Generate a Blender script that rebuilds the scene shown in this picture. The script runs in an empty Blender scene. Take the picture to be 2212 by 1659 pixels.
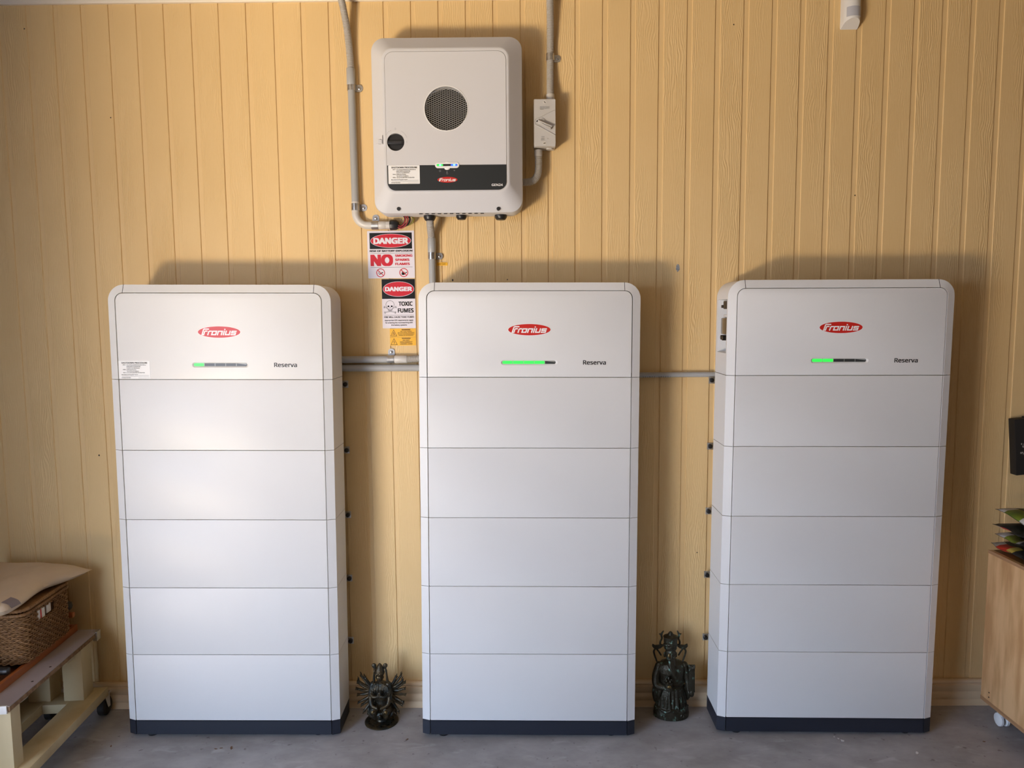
import bpy, bmesh, math, random, os
from mathutils import Vector, Matrix, Euler
random.seed(7)
PI = math.pi
SC = bpy.context.scene
COL = SC.collection

# ------------------------------------------------------------------ camera, light, exposure
WY = 0.2257                                   # y of the front face of the back wall cladding
cam_d = bpy.data.cameras.new('camera')
cam = bpy.data.objects.new('camera', cam_d); COL.objects.link(cam)
cam_d.sensor_fit = 'HORIZONTAL'; cam_d.sensor_width = 36.0
cam_d.lens = 36.0 * 1533.0 / 2212.0
cam_d.clip_start = 0.05
_R = Matrix(((0.9999541, -0.00645271, 0.00708226), (0.00578761, 0.99590525, 0.09021767), (-0.00763541, -0.09017254, 0.99589689)))
_M = Matrix((_R.col[0], _R.col[2], -_R.col[1])).transposed().to_4x4()
_M.translation = Vector((0.0, -2.4799, 1.5311))
cam.matrix_world = _M
SC.camera = cam
SC.view_settings.view_transform = 'Standard'
SC.view_settings.look = 'None'
SC.view_settings.gamma = 1.0
SC.view_settings.use_curve_mapping = False
SC.view_settings.exposure = 0.28

world = bpy.data.worlds.new('sky'); SC.world = world
world.use_nodes = True
_nt = world.node_tree; _bg = _nt.nodes['Background']
_bg.inputs[0].default_value = (0.53, 0.67, 0.94, 1); _bg.inputs[1].default_value = 13.2

def area(name, loc, rot, sx, sy, power, col):
    d = bpy.data.lights.new(name, 'AREA'); d.shape = 'RECTANGLE'; d.size = sx; d.size_y = sy
    d.energy = power; d.color = col
    o = bpy.data.objects.new(name, d); COL.objects.link(o)
    o.location = loc; o.rotation_euler = rot
    return o
# sunlit driveway in front of the open garage, to the left: its bounce is the key light
area('driveway_bounce', (-2.72, -3.5, 0.03), (PI, 0, math.radians(-32)), 0.9, 1.2, 345, (1.0, 0.80, 0.54))

# ------------------------------------------------------------------ materials
def mat(name, col, rough=0.5, metal=0.0, spec=0.5, emit=None, estr=0.0, noise=None, bump=None, alpha=None, trans=None):
    m = bpy.data.materials.new(name); m.use_nodes = True
    nt = m.node_tree; b = nt.nodes['Principled BSDF']
    b.inputs['Base Color'].default_value = (*col, 1); b.inputs['Roughness'].default_value = rough
    b.inputs['Metallic'].default_value = metal; b.inputs['Specular IOR Level'].default_value = spec
    if emit: b.inputs['Emission Color'].default_value = (*emit, 1); b.inputs['Emission Strength'].default_value = estr
    if trans: b.inputs['Transmission Weight'].default_value = trans
    tc = nt.nodes.new('ShaderNodeTexCoord')
    if noise:                                   # (scale, second colour, amount, detail, stretch)
        sc, c2, lo, hi, st = noise
        mp = nt.nodes.new('ShaderNodeMapping'); mp.inputs['Scale'].default_value = st
        nz = nt.nodes.new('ShaderNodeTexNoise'); nz.inputs['Scale'].default_value = sc; nz.inputs['Detail'].default_value = 5
        rp = nt.nodes.new('ShaderNodeValToRGB')
        rp.color_ramp.elements[0].position = lo; rp.color_ramp.elements[1].position = hi
        rp.color_ramp.elements[0].color = (*col, 1); rp.color_ramp.elements[1].color = (*c2, 1)
        nt.links.new(tc.outputs['Object'], mp.inputs[0]); nt.links.new(mp.outputs[0], nz.inputs['Vector'])
        nt.links.new(nz.outputs[0], rp.inputs[0]); nt.links.new(rp.outputs[0], b.inputs['Base Color'])
    if bump:                                    # (scale, strength, distance)
        n2 = nt.nodes.new('ShaderNodeTexNoise'); n2.inputs['Scale'].default_value = bump[0]; n2.inputs['Detail'].default_value = 3
        bp = nt.nodes.new('ShaderNodeBump'); bp.inputs['Strength'].default_value = bump[1]; bp.inputs['Distance'].default_value = bump[2]
        nt.links.new(tc.outputs['Object'], n2.inputs['Vector']); nt.links.new(n2.outputs[0], bp.inputs['Height'])
        nt.links.new(bp.outputs[0], b.inputs['Normal'])
    return m

def wood_relief(name, col, dist=0.0009, freq=150.0):
    """painted cladding: embossed timber figure, different on every plank"""
    m = mat(name, col, rough=0.55, spec=0.35)
    nt = m.node_tree; N = nt.nodes.new; L = nt.links.new
    b = nt.nodes['Principled BSDF']
    tc = N('ShaderNodeTexCoord'); oi = N('ShaderNodeObjectInfo')
    off = N('ShaderNodeVectorMath'); off.operation = 'SCALE'; off.inputs[0].default_value = (37.0, 5.0, 71.0)
    L(oi.outputs['Random'], off.inputs['Scale'])
    add = N('ShaderNodeVectorMath'); add.operation = 'ADD'
    L(tc.outputs['Object'], add.inputs[0]); L(off.outputs[0], add.inputs[1])
    mp = N('ShaderNodeMapping'); mp.inputs['Scale'].default_value = (15.0, 1.0, 4.2); L(add.outputs[0], mp.inputs[0])
    nz = N('ShaderNodeTexNoise'); nz.inputs['Scale'].default_value = 1.0; nz.inputs['Detail'].default_value = 2.5; nz.inputs['Roughness'].default_value = 0.55
    L(mp.outputs[0], nz.inputs['Vector'])
    sx = N('ShaderNodeSeparateXYZ'); L(tc.outputs['Object'], sx.inputs[0])
    m1 = N('ShaderNodeMath'); m1.operation = 'MULTIPLY'; m1.inputs[1].default_value = freq * 2 * PI; L(sx.outputs[0], m1.inputs[0])
    m2 = N('ShaderNodeMath'); m2.operation = 'MULTIPLY_ADD'; m2.inputs[1].default_value = 58.0
    L(nz.outputs[0], m2.inputs[0]); L(m1.outputs[0], m2.inputs[2])
    sn = N('ShaderNodeMath'); sn.operation = 'SINE'; L(m2.outputs[0], sn.inputs[0])
    # how strongly each patch is grained
    mp2 = N('ShaderNodeMapping'); mp2.inputs['Scale'].default_value = (9.0, 1.0, 1.6); L(add.outputs[0], mp2.inputs[0])
    n2 = N('ShaderNodeTexNoise'); n2.inputs['Scale'].default_value = 1.0; n2.inputs['Detail'].default_value = 1.0; L(mp2.outputs[0], n2.inputs['Vector'])
    rp = N('ShaderNodeMapRange'); rp.inputs['From Min'].default_value = 0.42; rp.inputs['From Max'].default_value = 0.66
    rp.inputs['To Min'].default_value = 0.08; rp.inputs['To Max'].default_value = 1.0; L(n2.outputs[0], rp.inputs['Value'])
    mu = N('ShaderNodeMath'); mu.operation = 'MULTIPLY'; L(sn.outputs[0], mu.inputs[0]); L(rp.outputs[0], mu.inputs[1])
    mp3 = N('ShaderNodeMapping'); mp3.inputs['Scale'].default_value = (420.0, 1.0, 16.0); L(add.outputs[0], mp3.inputs[0])
    n3 = N('ShaderNodeTexNoise'); n3.inputs['Scale'].default_value = 1.0; n3.inputs['Detail'].default_value = 2.0; L(mp3.outputs[0], n3.inputs['Vector'])
    s3 = N('ShaderNodeMath'); s3.operation = 'MULTIPLY_ADD'; s3.inputs[1].default_value = 0.9; L(n3.outputs[0], s3.inputs[0]); L(mu.outputs[0], s3.inputs[2])
    bp = N('ShaderNodeBump'); bp.inputs['Strength'].default_value = 0.42; bp.inputs['Distance'].default_value = dist
    L(s3.outputs[0], bp.inputs['Height']); L(bp.outputs[0], b.inputs['Normal'])
    # faint uneven paint
    n4 = N('ShaderNodeTexNoise'); n4.inputs['Scale'].default_value = 3.0; L(add.outputs[0], n4.inputs['Vector'])
    mx = N('ShaderNodeMix'); mx.data_type = 'RGBA'; L(n4.outputs[0], mx.inputs[0])
    mx.inputs[6].default_value = (col[0]*0.96, col[1]*0.94, col[2]*0.90, 1); mx.inputs[7].default_value = (min(1, col[0]*1.04), col[1]*1.05, col[2]*1.08, 1)
    L(mx.outputs[2], b.inputs['Base Color'])
    return m

YEL = (0.74, 0.525, 0.25)
M = dict(
    plank=wood_relief('painted_cladding', YEL),
    wallback=mat('painted_backing', YEL, 0.6),
    sidewall=mat('side_wall_low_bounce', (0.16, 0.10, 0.055), 0.7),  # invented dark tone for the unseen walls, cuts their bounce light
    trim=mat('painted_trim', (0.70, 0.53, 0.33), 0.5, bump=(40, 0.1, 0.002)),
    cornice=mat('painted_cornice', (0.74, 0.66, 0.54), 0.5),
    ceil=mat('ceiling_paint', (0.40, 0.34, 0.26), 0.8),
    white=mat('enclosure_white', (0.70, 0.695, 0.675), 0.42, spec=0.4, noise=(2.0, (0.73, 0.725, 0.70), 0.35, 0.65, (1, 1, 1)), bump=(900, 0.04, 0.0004)),
    inv=mat('inverter_grey_white', (0.63, 0.625, 0.63), 0.5, spec=0.4, bump=(900, 0.06, 0.0004)),
    navy=mat('plinth_dark', (0.012, 0.016, 0.026), 0.5),
    core=mat('dark_core', (0.03, 0.028, 0.03), 0.8),
    black=mat('black_plastic', (0.012, 0.012, 0.013), 0.4),
    band=mat('black_band', (0.013, 0.016, 0.017), 0.5),
    red=mat('logo_red', (0.56, 0.018, 0.012), 0.4),
    lwhite=mat('print_white', (0.85, 0.84, 0.82), 0.5),
    lblack=mat('print_black', (0.012, 0.012, 0.016), 0.5),
    grey=mat('print_grey', (0.30, 0.30, 0.30), 0.5),
    ledoff=mat('led_off', (0.035, 0.04, 0.04), 0.35),
    ledgap=mat('led_gap', (0.30, 0.31, 0.29), 0.35),
    led=mat('led_green', (0.05, 0.6, 0.1), 0.4, emit=(0.015, 0.85, 0.05), estr=1.0),
    ledb=mat('led_blue', (0.02, 0.08, 0.6), 0.4, emit=(0.03, 0.10, 1.0), estr=1.6),
    ledc=mat('led_cyan', (0.1, 0.6, 0.7), 0.4, emit=(0.25, 0.9, 1.0), estr=1.5),
    pvc=mat('pvc_grey', (0.40, 0.40, 0.39), 0.35, noise=(3, (0.36, 0.36, 0.35), 0.4, 0.7, (1, 1, 1))),
    pvcl=mat('pvc_light', (0.60, 0.57, 0.52), 0.35),
    flex=mat('flex_conduit', (0.42, 0.39, 0.35), 0.45),
    iso=mat('isolator_grey', (0.52, 0.50, 0.47), 0.45),
    zinc=mat('zinc_plate', (0.55, 0.54, 0.52), 0.32, 0.9, noise=(60, (0.40, 0.39, 0.37), 0.35, 0.7, (1, 1, 1))),
    steel=mat('screw_steel', (0.6, 0.6, 0.6), 0.3, 1.0),
    mesh=mat('grille_metal', (0.50, 0.49, 0.46), 0.4, 0.3),
    signw=mat('sign_white', (0.80, 0.76, 0.80), 0.22),
    signr=mat('sign_red', (0.60, 0.025, 0.04), 0.25),
    signk=mat('sign_black', (0.014, 0.014, 0.014), 0.22),
    paper=mat('sticker_white', (0.84, 0.84, 0.82), 0.5),
    yel=mat('label_yellow', (0.86, 0.46, 0.02), 0.4),
    yelprint=mat('label_print', (0.09, 0.03, 0.004), 0.5),
    wred=mat('wire_red', (0.30, 0.035, 0.04), 0.4),
    wgy=mat('wire_green_yellow', (0.30, 0.28, 0.03), 0.4),
    lens=mat('sensor_lens', (0.45, 0.46, 0.50), 0.3),
    amber=mat('smoked_cover', (0.10, 0.068, 0.04), 0.15, spec=0.6),
    pine=mat('painted_pine', (0.56, 0.46, 0.27), 0.6, noise=(9, (0.46, 0.36, 0.20), 0.45, 0.7, (1, 1, 0.15)), bump=(60, 0.25, 0.002)),
    chip=mat('chipboard_edge', (0.16, 0.085, 0.04), 0.8, noise=(70, (0.26, 0.15, 0.07), 0.4, 0.65, (1, 1, 1)), bump=(120, 0.5, 0.002)),
    lam=mat('laminate_mauve_grey', (0.34, 0.29, 0.28), 0.4, noise=(6, (0.28, 0.235, 0.225), 0.4, 0.7, (1, 1, 1))),
    orange=mat('oiled_orange_timber', (0.34, 0.10, 0.025), 0.4, noise=(8, (0.24, 0.065, 0.018), 0.4, 0.7, (3, 0.3, 3))),
    orangedark=mat('oiled_dark_timber', (0.10, 0.035, 0.012), 0.45),
    basket=mat('seagrass', (0.29, 0.15, 0.055), 0.6, noise=(70, (0.17, 0.08, 0.028), 0.35, 0.7, (1, 1, 1)), bump=(260, 0.5, 0.0012)),
    basketin=mat('seagrass_dark', (0.12, 0.06, 0.025), 0.9),
    wrap=mat('wrapping', (0.62, 0.50, 0.36), 0.38, noise=(5, (0.54, 0.43, 0.31), 0.4, 0.65, (1, 1, 1)), bump=(9, 0.25, 0.01)),
    wraplab=mat('wrapping_print', (0.20, 0.17, 0.19), 0.45),
    ply=mat('cabinet_ply', (0.54, 0.295, 0.125), 0.42, noise=(5.0, (0.74, 0.46, 0.225), 0.40, 0.60, (1, 4.5, 0.7))),
    plyedge=mat('ply_edge', (0.42, 0.235, 0.115), 0.6, noise=(4, (0.30, 0.15, 0.065), 0.42, 0.6, (0.2, 0.2, 60))),
    cabtop=mat('cabinet_top', (0.20, 0.095, 0.035), 0.5),
    caster=mat('caster_white', (0.72, 0.71, 0.68), 0.4),
    rubber=mat('caster_black', (0.02, 0.02, 0.02), 0.6),
    case=mat('black_case', (0.010, 0.009, 0.008), 0.6),
    scuff=mat('scuff', (0.30, 0.28, 0.25), 0.8),
    bagk=mat('bag_black', (0.010, 0.011, 0.010), 0.55),
    bagg=mat('bag_green', (0.16, 0.20, 0.015), 0.55, noise=(18, (0.07, 0.11, 0.015), 0.4, 0.65, (1, 1, 1))),
    bagw=mat('bag_white', (0.52, 0.49, 0.44), 0.55, noise=(25, (0.30, 0.28, 0.25), 0.45, 0.7, (1, 1, 1))),
    bagr=mat('bag_red', (0.48, 0.03, 0.015), 0.55),
    bago=mat('bag_orange', (0.38, 0.20, 0.02), 0.4),
    bagy=mat('bag_yellow', (0.55, 0.42, 0.08), 0.4),
    chipmark=mat('bare_patch', (0.22, 0.24, 0.26), 0.7, noise=(160, (0.38, 0.38, 0.38), 0.45, 0.6, (1, 1, 1))),
    hole=mat('nail_hole', (0.03, 0.022, 0.015), 0.8),
    leaf=mat('dry_leaf', (0.16, 0.085, 0.045), 0.8),
    flake=mat('paint_flake', (0.7, 0.69, 0.68), 0.7),
    bronze=mat('dark_bronze', (0.085, 0.062, 0.032), 0.42, 0.7, noise=(42, (0.030, 0.034, 0.030), 0.40, 0.60, (1, 1, 1)), bump=(220, 0.5, 0.003)),
    bronzeg=mat('worn_bronze', (0.22, 0.15, 0.06), 0.35, 0.85, noise=(30, (0.09, 0.07, 0.035), 0.4, 0.7, (1, 1, 1))),
    verdi=mat('verdigris_bronze', (0.036, 0.032, 0.020), 0.42, 0.6, noise=(72, (0.16, 0.27, 0.22), 0.60, 0.68, (1, 1, 0.8)), bump=(130, 0.6, 0.004)),
)

def floor_mat():
    m = mat('concrete', (0.2, 0.2, 0.2), 0.75)
    nt = m.node_tree; N = nt.nodes.new; L = nt.links.new; b = nt.nodes['Principled BSDF']
    tc = N('ShaderNodeTexCoord')
    mp = N('ShaderNodeMapping'); mp.inputs['Scale'].default_value = (1.0, 1.7, 1.0); L(tc.outputs['Object'], mp.inputs[0])
    n1 = N('ShaderNodeTexNoise'); n1.inputs['Scale'].default_value = 5.0; n1.inputs['Detail'].default_value = 8; n1.inputs['Roughness'].default_value = 0.62; L(mp.outputs[0], n1.inputs['Vector'])
    r1 = N('ShaderNodeValToRGB'); e = r1.color_ramp.elements
    e[0].position = 0.30; e[0].color = (0.27, 0.255, 0.247, 1); e[1].position = 0.72; e[1].color = (0.44, 0.42, 0.415, 1); L(n1.outputs[0], r1.inputs[0])
    n2 = N('ShaderNodeTexNoise'); n2.inputs['Scale'].default_value = 16.0; n2.inputs['Detail'].default_value = 6; n2.inputs['Distortion'].default_value = 0.8
    mp2 = N('ShaderNodeMapping'); mp2.inputs['Scale'].default_value = (0.6, 1.6, 1.0); mp2.inputs['Rotation'].default_value = (0, 0, 0.4); L(tc.outputs['Object'], mp2.inputs[0]); L(mp2.outputs[0], n2.inputs['Vector'])
    r2 = N('ShaderNodeValToRGB'); e = r2.color_ramp.elements
    e[0].position = 0.60; e[0].color = (0, 0, 0, 1); e[1].position = 0.76; e[1].color = (0.55, 0.55, 0.55, 1); L(n2.outputs[0], r2.inputs[0])
    mx = N('ShaderNodeMix'); mx.data_type = 'RGBA'; L(r2.outputs[0], mx.inputs[0]); L(r1.outputs[0], mx.inputs[6]); mx.inputs[7].default_value = (0.52, 0.51, 0.52, 1)
    n3 = N('ShaderNodeTexNoise'); n3.inputs['Scale'].default_value = 38.0; n3.inputs['Detail'].default_value = 2; L(tc.outputs['Object'], n3.inputs['Vector'])
    r3 = N('ShaderNodeValToRGB'); e = r3.color_ramp.elements
    e[0].position = 0.24; e[0].color = (0.6, 0.6, 0.6, 1); e[1].position = 0.34; e[1].color = (0, 0, 0, 1); L(n3.outputs[0], r3.inputs[0])
    mx2 = N('ShaderNodeMix'); mx2.data_type = 'RGBA'; L(r3.outputs[0], mx2.inputs[0]); L(mx.outputs[2], mx2.inputs[6]); mx2.inputs[7].default_value = (0.09, 0.075, 0.07, 1)
    L(mx2.outputs[2], b.inputs['Base Color'])
    bp = N('ShaderNodeBump'); bp.inputs['Strength'].default_value = 0.25; bp.inputs['Distance'].default_value = 0.004; L(n1.outputs[0], bp.inputs['Height']); L(bp.outputs[0], b.inputs['Normal'])
    return m
M['floor'] = floor_mat()

# ------------------------------------------------------------------ mesh helpers
def catmull(pts, n=8):
    pts = [Vector(p) for p in pts]; out = []
    for i in range(len(pts) - 1):
        p0 = pts[max(i-1, 0)]; p1 = pts[i]; p2 = pts[i+1]; p3 = pts[min(i+2, len(pts)-1)]
        for k in range(n):
            t = k / n
            out.append(0.5*((2*p1) + (p2-p0)*t + (2*p0-5*p1+4*p2-p3)*t*t + (3*p1-p0-3*p2+p3)*t**3))
    out.append(pts[-1]); return out

def rrect(x0, x1, z0, z1, r, n=6):
    r = max(min(r, (x1-x0)/2 - 1e-6, (z1-z0)/2 - 1e-6), 1e-6); o = []
    for cx, cz, a0 in ((x1-r, z1-r, 0), (x0+r, z1-r, PI/2), (x0+r, z0+r, PI), (x1-r, z0+r, 1.5*PI)):
        for k in range(n+1):
            a = a0 + PI/2*k/n; o.append((cx + r*math.cos(a), cz + r*math.sin(a)))
    return o

_txt = {}
def _font():
    """a plain sans serif that ships inside Blender itself; the built-in font if it is missing"""
    try:
        p = os.path.join(bpy.utils.system_resource('DATAFILES'), 'fonts', 'NotoSansHebrew-Regular.woff2')
        return bpy.data.fonts.load(p, check_existing=True) if os.path.exists(p) else None
    except Exception:
        return None
FONT = _font()
def text_geo(s, spacing=1.0):
    k = (s, spacing)
    if k not in _txt:
        c = bpy.data.curves.new('t', 'FONT'); c.body = s; c.size = 1.0; c.resolution_u = 4; c.space_character = spacing
        if FONT: c.font = FONT
        o = bpy.data.objects.new('t', c); COL.objects.link(o)
        dg = bpy.context.evaluated_depsgraph_get(); dg.update()
        me = bpy.data.meshes.new_from_object(o.evaluated_get(dg))
        vs = [v.co.copy() for v in me.vertices]; fs = [tuple(p.vertices) for p in me.polygons]
        bpy.data.objects.remove(o); bpy.data.curves.remove(c); bpy.data.meshes.remove(me)
        if not vs: vs = [Vector((0, 0, 0))]; fs = []
        _txt[k] = (vs, fs)
    return _txt[k]

class B:
    def __init__(s): s.bm = bmesh.new(); s.mi = 0
    def _tag(s, f): f.material_index = s.mi; return f
    def face(s, vs):
        try: return s._tag(s.bm.faces.new(vs))
        except ValueError: return None
    def box(s, x0, x1, y0, y1, z0, z1, bev=0.0, seg=2, mtx=None):
        t = bmesh.new()
        v = [t.verts.new((x, y, z)) for x in (x0, x1) for y in (y0, y1) for z in (z0, z1)]
        for q in ((0,1,3,2),(4,6,7,5),(0,4,5,1),(2,3,7,6),(0,2,6,4),(1,5,7,3)): t.faces.new([v[i] for i in q])
        if bev > 0: bmesh.ops.bevel(t, geom=list(t.edges), offset=bev, segments=seg, affect='EDGES', profile=0.6)
        s.merge(t, mtx); return s
    def merge(s, t, mtx=None):
        mp = {}
        for v in t.verts: mp[v] = s.bm.verts.new(mtx @ v.co if mtx else v.co)
        for f in t.faces: s.face([mp[v] for v in f.verts])
        t.free()
    def loft(s, rings, cap0=True, cap1=True, closed=True):
        R = [[s.bm.verts.new(p) for p in r] for r in rings]
        n = len(R[0])
        for a, b in zip(R, R[1:]):
            for i in range(n if closed else n-1): s.face((a[i], a[(i+1) % n], b[(i+1) % n], b[i]))
        if cap0: s.face(R[0][::-1])
        if cap1: s.face(R[-1])
        return s
    def tube(s, pts, r, n=10, cap=True, mtx=None, squash=None):
        pts = [Vector(p) for p in pts]
        rr = r if hasattr(r, '__len__') else [r]*len(pts)
        rings = []; up = None
        for i, p in enumerate(pts):
            d = (pts[min(i+1, len(pts)-1)] - pts[max(i-1, 0)])
            d = d.normalized() if d.length > 1e-9 else Vector((0, 0, 1))
            if up is None: up = Vector((0, 0, 1)) if abs(d.z) < 0.9 else Vector((0, -1, 0))
            sd = d.cross(up).normalized(); up = sd.cross(d).normalized()
            ring = []
            for k in range(n):
                a = 2*PI*k/n; q = p + sd*math.cos(a)*rr[i] + up*math.sin(a)*rr[i]*(squash or 1)
                ring.append(mtx @ q if mtx else q)
            rings.append(ring)
        return s.loft(rings, cap, cap)
    def lathe(s, prof, n=20, mtx=None, sx=1.0, sy=1.0):            # profile (r, z) about the z axis
        rings = []
        for r, z in prof:
            ring = []
            for k in range(n):
                a = 2*PI*k/n; q = Vector((max(r, 1e-5)*math.cos(a)*sx, max(r, 1e-5)*math.sin(a)*sy, z)); ring.append(mtx @ q if mtx else q)
            rings.append(ring)
        return s.loft(rings)
    def ball(s, c, r, n=12):
        rx, ry, rz = r if hasattr(r, '__len__') else (r, r, r)
        rings = []
        for j in range(1, n//2+1):
            t = -PI/2 + PI*j/(n//2+1)
            rings.append([(c[0]+rx*math.cos(t)*math.cos(2*PI*k/n), c[1]+ry*math.cos(t)*math.sin(2*PI*k/n), c[2]+rz*math.sin(t)) for k in range(n)])
        return s.loft(rings)
    def prism(s, poly, y0, y1, bev=0):                               # polygon in (x, z), extruded along y
        return s.loft([[(x, y0, z) for x, z in poly], [(x, y1, z) for x, z in poly]])
    def flat(s, poly, y):
        s.face([s.bm.verts.new((x, y, z)) for x, z in poly]); return s
    def vprism(s, poly, z0, z1):                                     # polygon in (x, y), extruded along z
        return s.loft([[(x, y, z0) for x, y in poly], [(x, y, z1) for x, y in poly]])
    def stroke(s, pts, t, y, closed=False):                          # flat mitred line of width t in the x-z plane
        P = [Vector((p[0], p[1])) for p in pts]; n = len(P); L = []; R = []
        for i in range(n):
            a = P[i-1] if (i > 0 or closed) else None; c = P[(i+1) % n] if (i < n-1 or closed) else None
            d1 = (P[i]-a).normalized() if a is not None else (c-P[i]).normalized()
            d2 = (c-P[i]).normalized() if c is not None else d1
            n1 = Vector((-d1.y, d1.x)); n2 = Vector((-d2.y, d2.x)); m = (n1+n2)
            m = m.normalized() if m.length > 1e-6 else n1
            k = t/2/max(m.dot(n1), 0.35)
            L.append(s.bm.verts.new((P[i].x+m.x*k, y, P[i].y+m.y*k))); R.append(s.bm.verts.new((P[i].x-m.x*k, y, P[i].y-m.y*k)))
        for i in range(n if closed else n-1):
            j = (i+1) % n; s.face((L[i], R[i], R[j], L[j]))
        return s
    def text(s, st, x, z, y, h=None, w=None, bold=0.0, align='L', spacing=1.0, shear=0.0):
        vs, fs = text_geo(st, spacing)
        cap, _ = text_geo('H')
        ch = max(v.y for v in cap); bz = bold*.75
        x0 = min(v.x for v in vs)-bold; x1 = max(v.x for v in vs)+bold
        kz = h/(ch+2*bz); kx = kz if w is None else w/max(x1-x0, 1e-6)
        wd = (x1-x0)*kx; ox = x - {'L': 0, 'C': wd/2, 'R': wd}[align]
        shifts = [(0, 0)]                                             # heavier weights are overprinted, square-cornered
        if bold > 0: shifts += [(bold*i, bz*j) for i in (-1, 0, 1) for j in (-1, 0, 1) if i or j]
        for n_, (dx, dz) in enumerate(shifts):
            vv = [s.bm.verts.new((ox+(v.x+dx-x0)*kx + v.y*kz*shear, y-n_*3e-5, z+(v.y+dz+bz)*kz)) for v in vs]
            for f in fs: s.face([vv[i] for i in f])
        return s
    def oval(s, cx, cz, rx, rz, y, n=48):
        return s.flat([(cx+rx*math.cos(-2*PI*k/n), cz+rz*math.sin(-2*PI*k/n)) for k in range(n)][::-1], y)
    def ringflat(s, cx, cz, r0, r1, y, n=32, sx=1.0):
        A = [s.bm.verts.new((cx+sx*r0*math.cos(2*PI*k/n), y, cz+r0*math.sin(2*PI*k/n))) for k in range(n)]
        C = [s.bm.verts.new((cx+sx*r1*math.cos(2*PI*k/n), y, cz+r1*math.sin(2*PI*k/n))) for k in range(n)]
        for k in range(n): s.face((A[k], A[(k+1) % n], C[(k+1) % n], C[k]))
        return s
    def mesh(s, name, mats, smooth=True, angle=0.6, recalc=True):
        if recalc: bmesh.ops.recalc_face_normals(s.bm, faces=list(s.bm.faces))
        me = bpy.data.meshes.new(name); s.bm.to_mesh(me); s.bm.free()
        for m in (mats if isinstance(mats, (list, tuple)) else [mats]): me.materials.append(m)
        if smooth:
            me.polygons.foreach_set('use_smooth', [True]*len(me.polygons)); me.set_sharp_from_angle(angle=angle)
        return me
    def obj(s, name, mats, parent=None, smooth=True, loc=None, rot=None, angle=0.6):
        return link(name, s.mesh(name, mats, smooth, angle), parent, loc, rot)

def link(name, me, parent=None, loc=None, rot=None):
    o = bpy.data.objects.new(name, me); COL.objects.link(o)
    if parent: o.parent = parent
    if loc: o.location = loc
    if rot: o.rotation_euler = rot
    return o
def tag(o, label=None, cat=None, group=None, kind=None):
    if label: o['label'] = label
    if cat: o['category'] = cat
    if group: o['group'] = group
    if kind: o['kind'] = kind
    return o
def thing(name, label, cat, loc=(0, 0, 0), rot=(0, 0, 0), group=None):
    o = bpy.data.objects.new(name, None); COL.objects.link(o); o.empty_display_size = 0.05
    o.location = loc; o.rotation_euler = rot
    return tag(o, label, cat, group)
def copy_tree(o, parent=None):
    c = o.copy(); COL.objects.link(c)
    if parent: c.parent = parent
    for ch in list(o.children): copy_tree(ch, c)
    return c
def cut(me, cutters):
    """mesh minus cutter builders"""
    o = link('tmp', me); cs = []
    for b in cutters:
        c = b.obj('cutter', M['core'], smooth=False); cs.append(c)
        md = o.modifiers.new('b', 'BOOLEAN'); md.operation = 'DIFFERENCE'; md.solver = 'EXACT'; md.object = c
    dg = bpy.context.evaluated_depsgraph_get(); dg.update()
    r = bpy.data.meshes.new_from_object(o.evaluated_get(dg))
    for c in cs: bpy.data.objects.remove(c)
    bpy.data.objects.remove(o)
    r.polygons.foreach_set('use_smooth', [True]*len(r.polygons)); r.set_sharp_from_angle(angle=0.5)
    return r
def remesh(me, voxel, sm=3):
    o = link('tmp', me)
    md = o.modifiers.new('r', 'REMESH'); md.mode = 'VOXEL'; md.voxel_size = voxel
    ms = o.modifiers.new('s', 'SMOOTH'); ms.iterations = sm; ms.factor = 0.5
    dg = bpy.context.evaluated_depsgraph_get(); dg.update()
    r = bpy.data.meshes.new_from_object(o.evaluated_get(dg)); bpy.data.objects.remove(o)
    r.polygons.foreach_set('use_smooth', [True]*len(r.polygons)); return r

# ------------------------------------------------------------------ the room
XL, XR, YL, YF, YR, ZC = -2.04, 2.30, -1.62, -3.2, -4.5, 2.76
tag(B().box(-16, 16, -24.0, WY+0.15, -0.12, 0.0).obj('floor', M['floor'], smooth=False), kind='structure')
wall = tag(B().box(XL-0.12, XR+0.12, WY+0.0036, WY+0.14, 0, ZC+0.1).obj('wall_back', M['wallback'], smooth=False), kind='structure')
def groove(k):
    K = [(0, -1.8938), (12, -0.6805), (21, 0.2223), (37, 1.8733)]
    if k < 0: return K[0][1] + k*0.1012
    if k > 37: return K[3][1] + (k-37)*0.1025
    for (a, xa), (b, xb) in zip(K, K[1:]):
        if a <= k <= b: return xa + (xb-xa)*(k-a)/(b-a)
pb = B()                                                             # one plank, front face bevelled down into the channels
hw = 0.0425
pb.loft([[(-hw-0.0006, 0.0046, z), (-hw+0.0002, 0.0016, z), (-hw+0.0016, 0, z), (hw-0.0020, 0, z), (hw-0.0006, 0.0012, z), (hw+0.0006, 0.0046, z)] for z in (0.02, 2.755)])
plank_me = pb.mesh('plank', M['plank'], smooth=False)
k = -2
while groove(k) < XR - 0.09:
    link('plank', plank_me, wall, loc=(groove(k) + 0.0165 + hw, WY, 0)); k += 1
tag(B().box(XL-0.12, XL, YL, WY+0.14, 0, ZC+0.1).box(XL-0.12, XL, YF-0.12, YL, 1.9, ZC+0.1).obj('wall_left', M['sidewall'], smooth=False), kind='structure')  # unseen; pier length and added lintel shaped to shade the far left
tag(B().box(-1.8, XR, YF-0.12, YF, 0, ZC+0.1).obj('wall_front_occluder', M['sidewall'], smooth=False), kind='structure')  # unseen, added to block sky light from the right and front
tag(B().box(XR, XR+0.12, YR, WY+0.14, 0, ZC+0.1).obj('wall_right', M['sidewall'], smooth=False), kind='structure')  # out of view, lengthened to hold back sky light from the right
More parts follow.
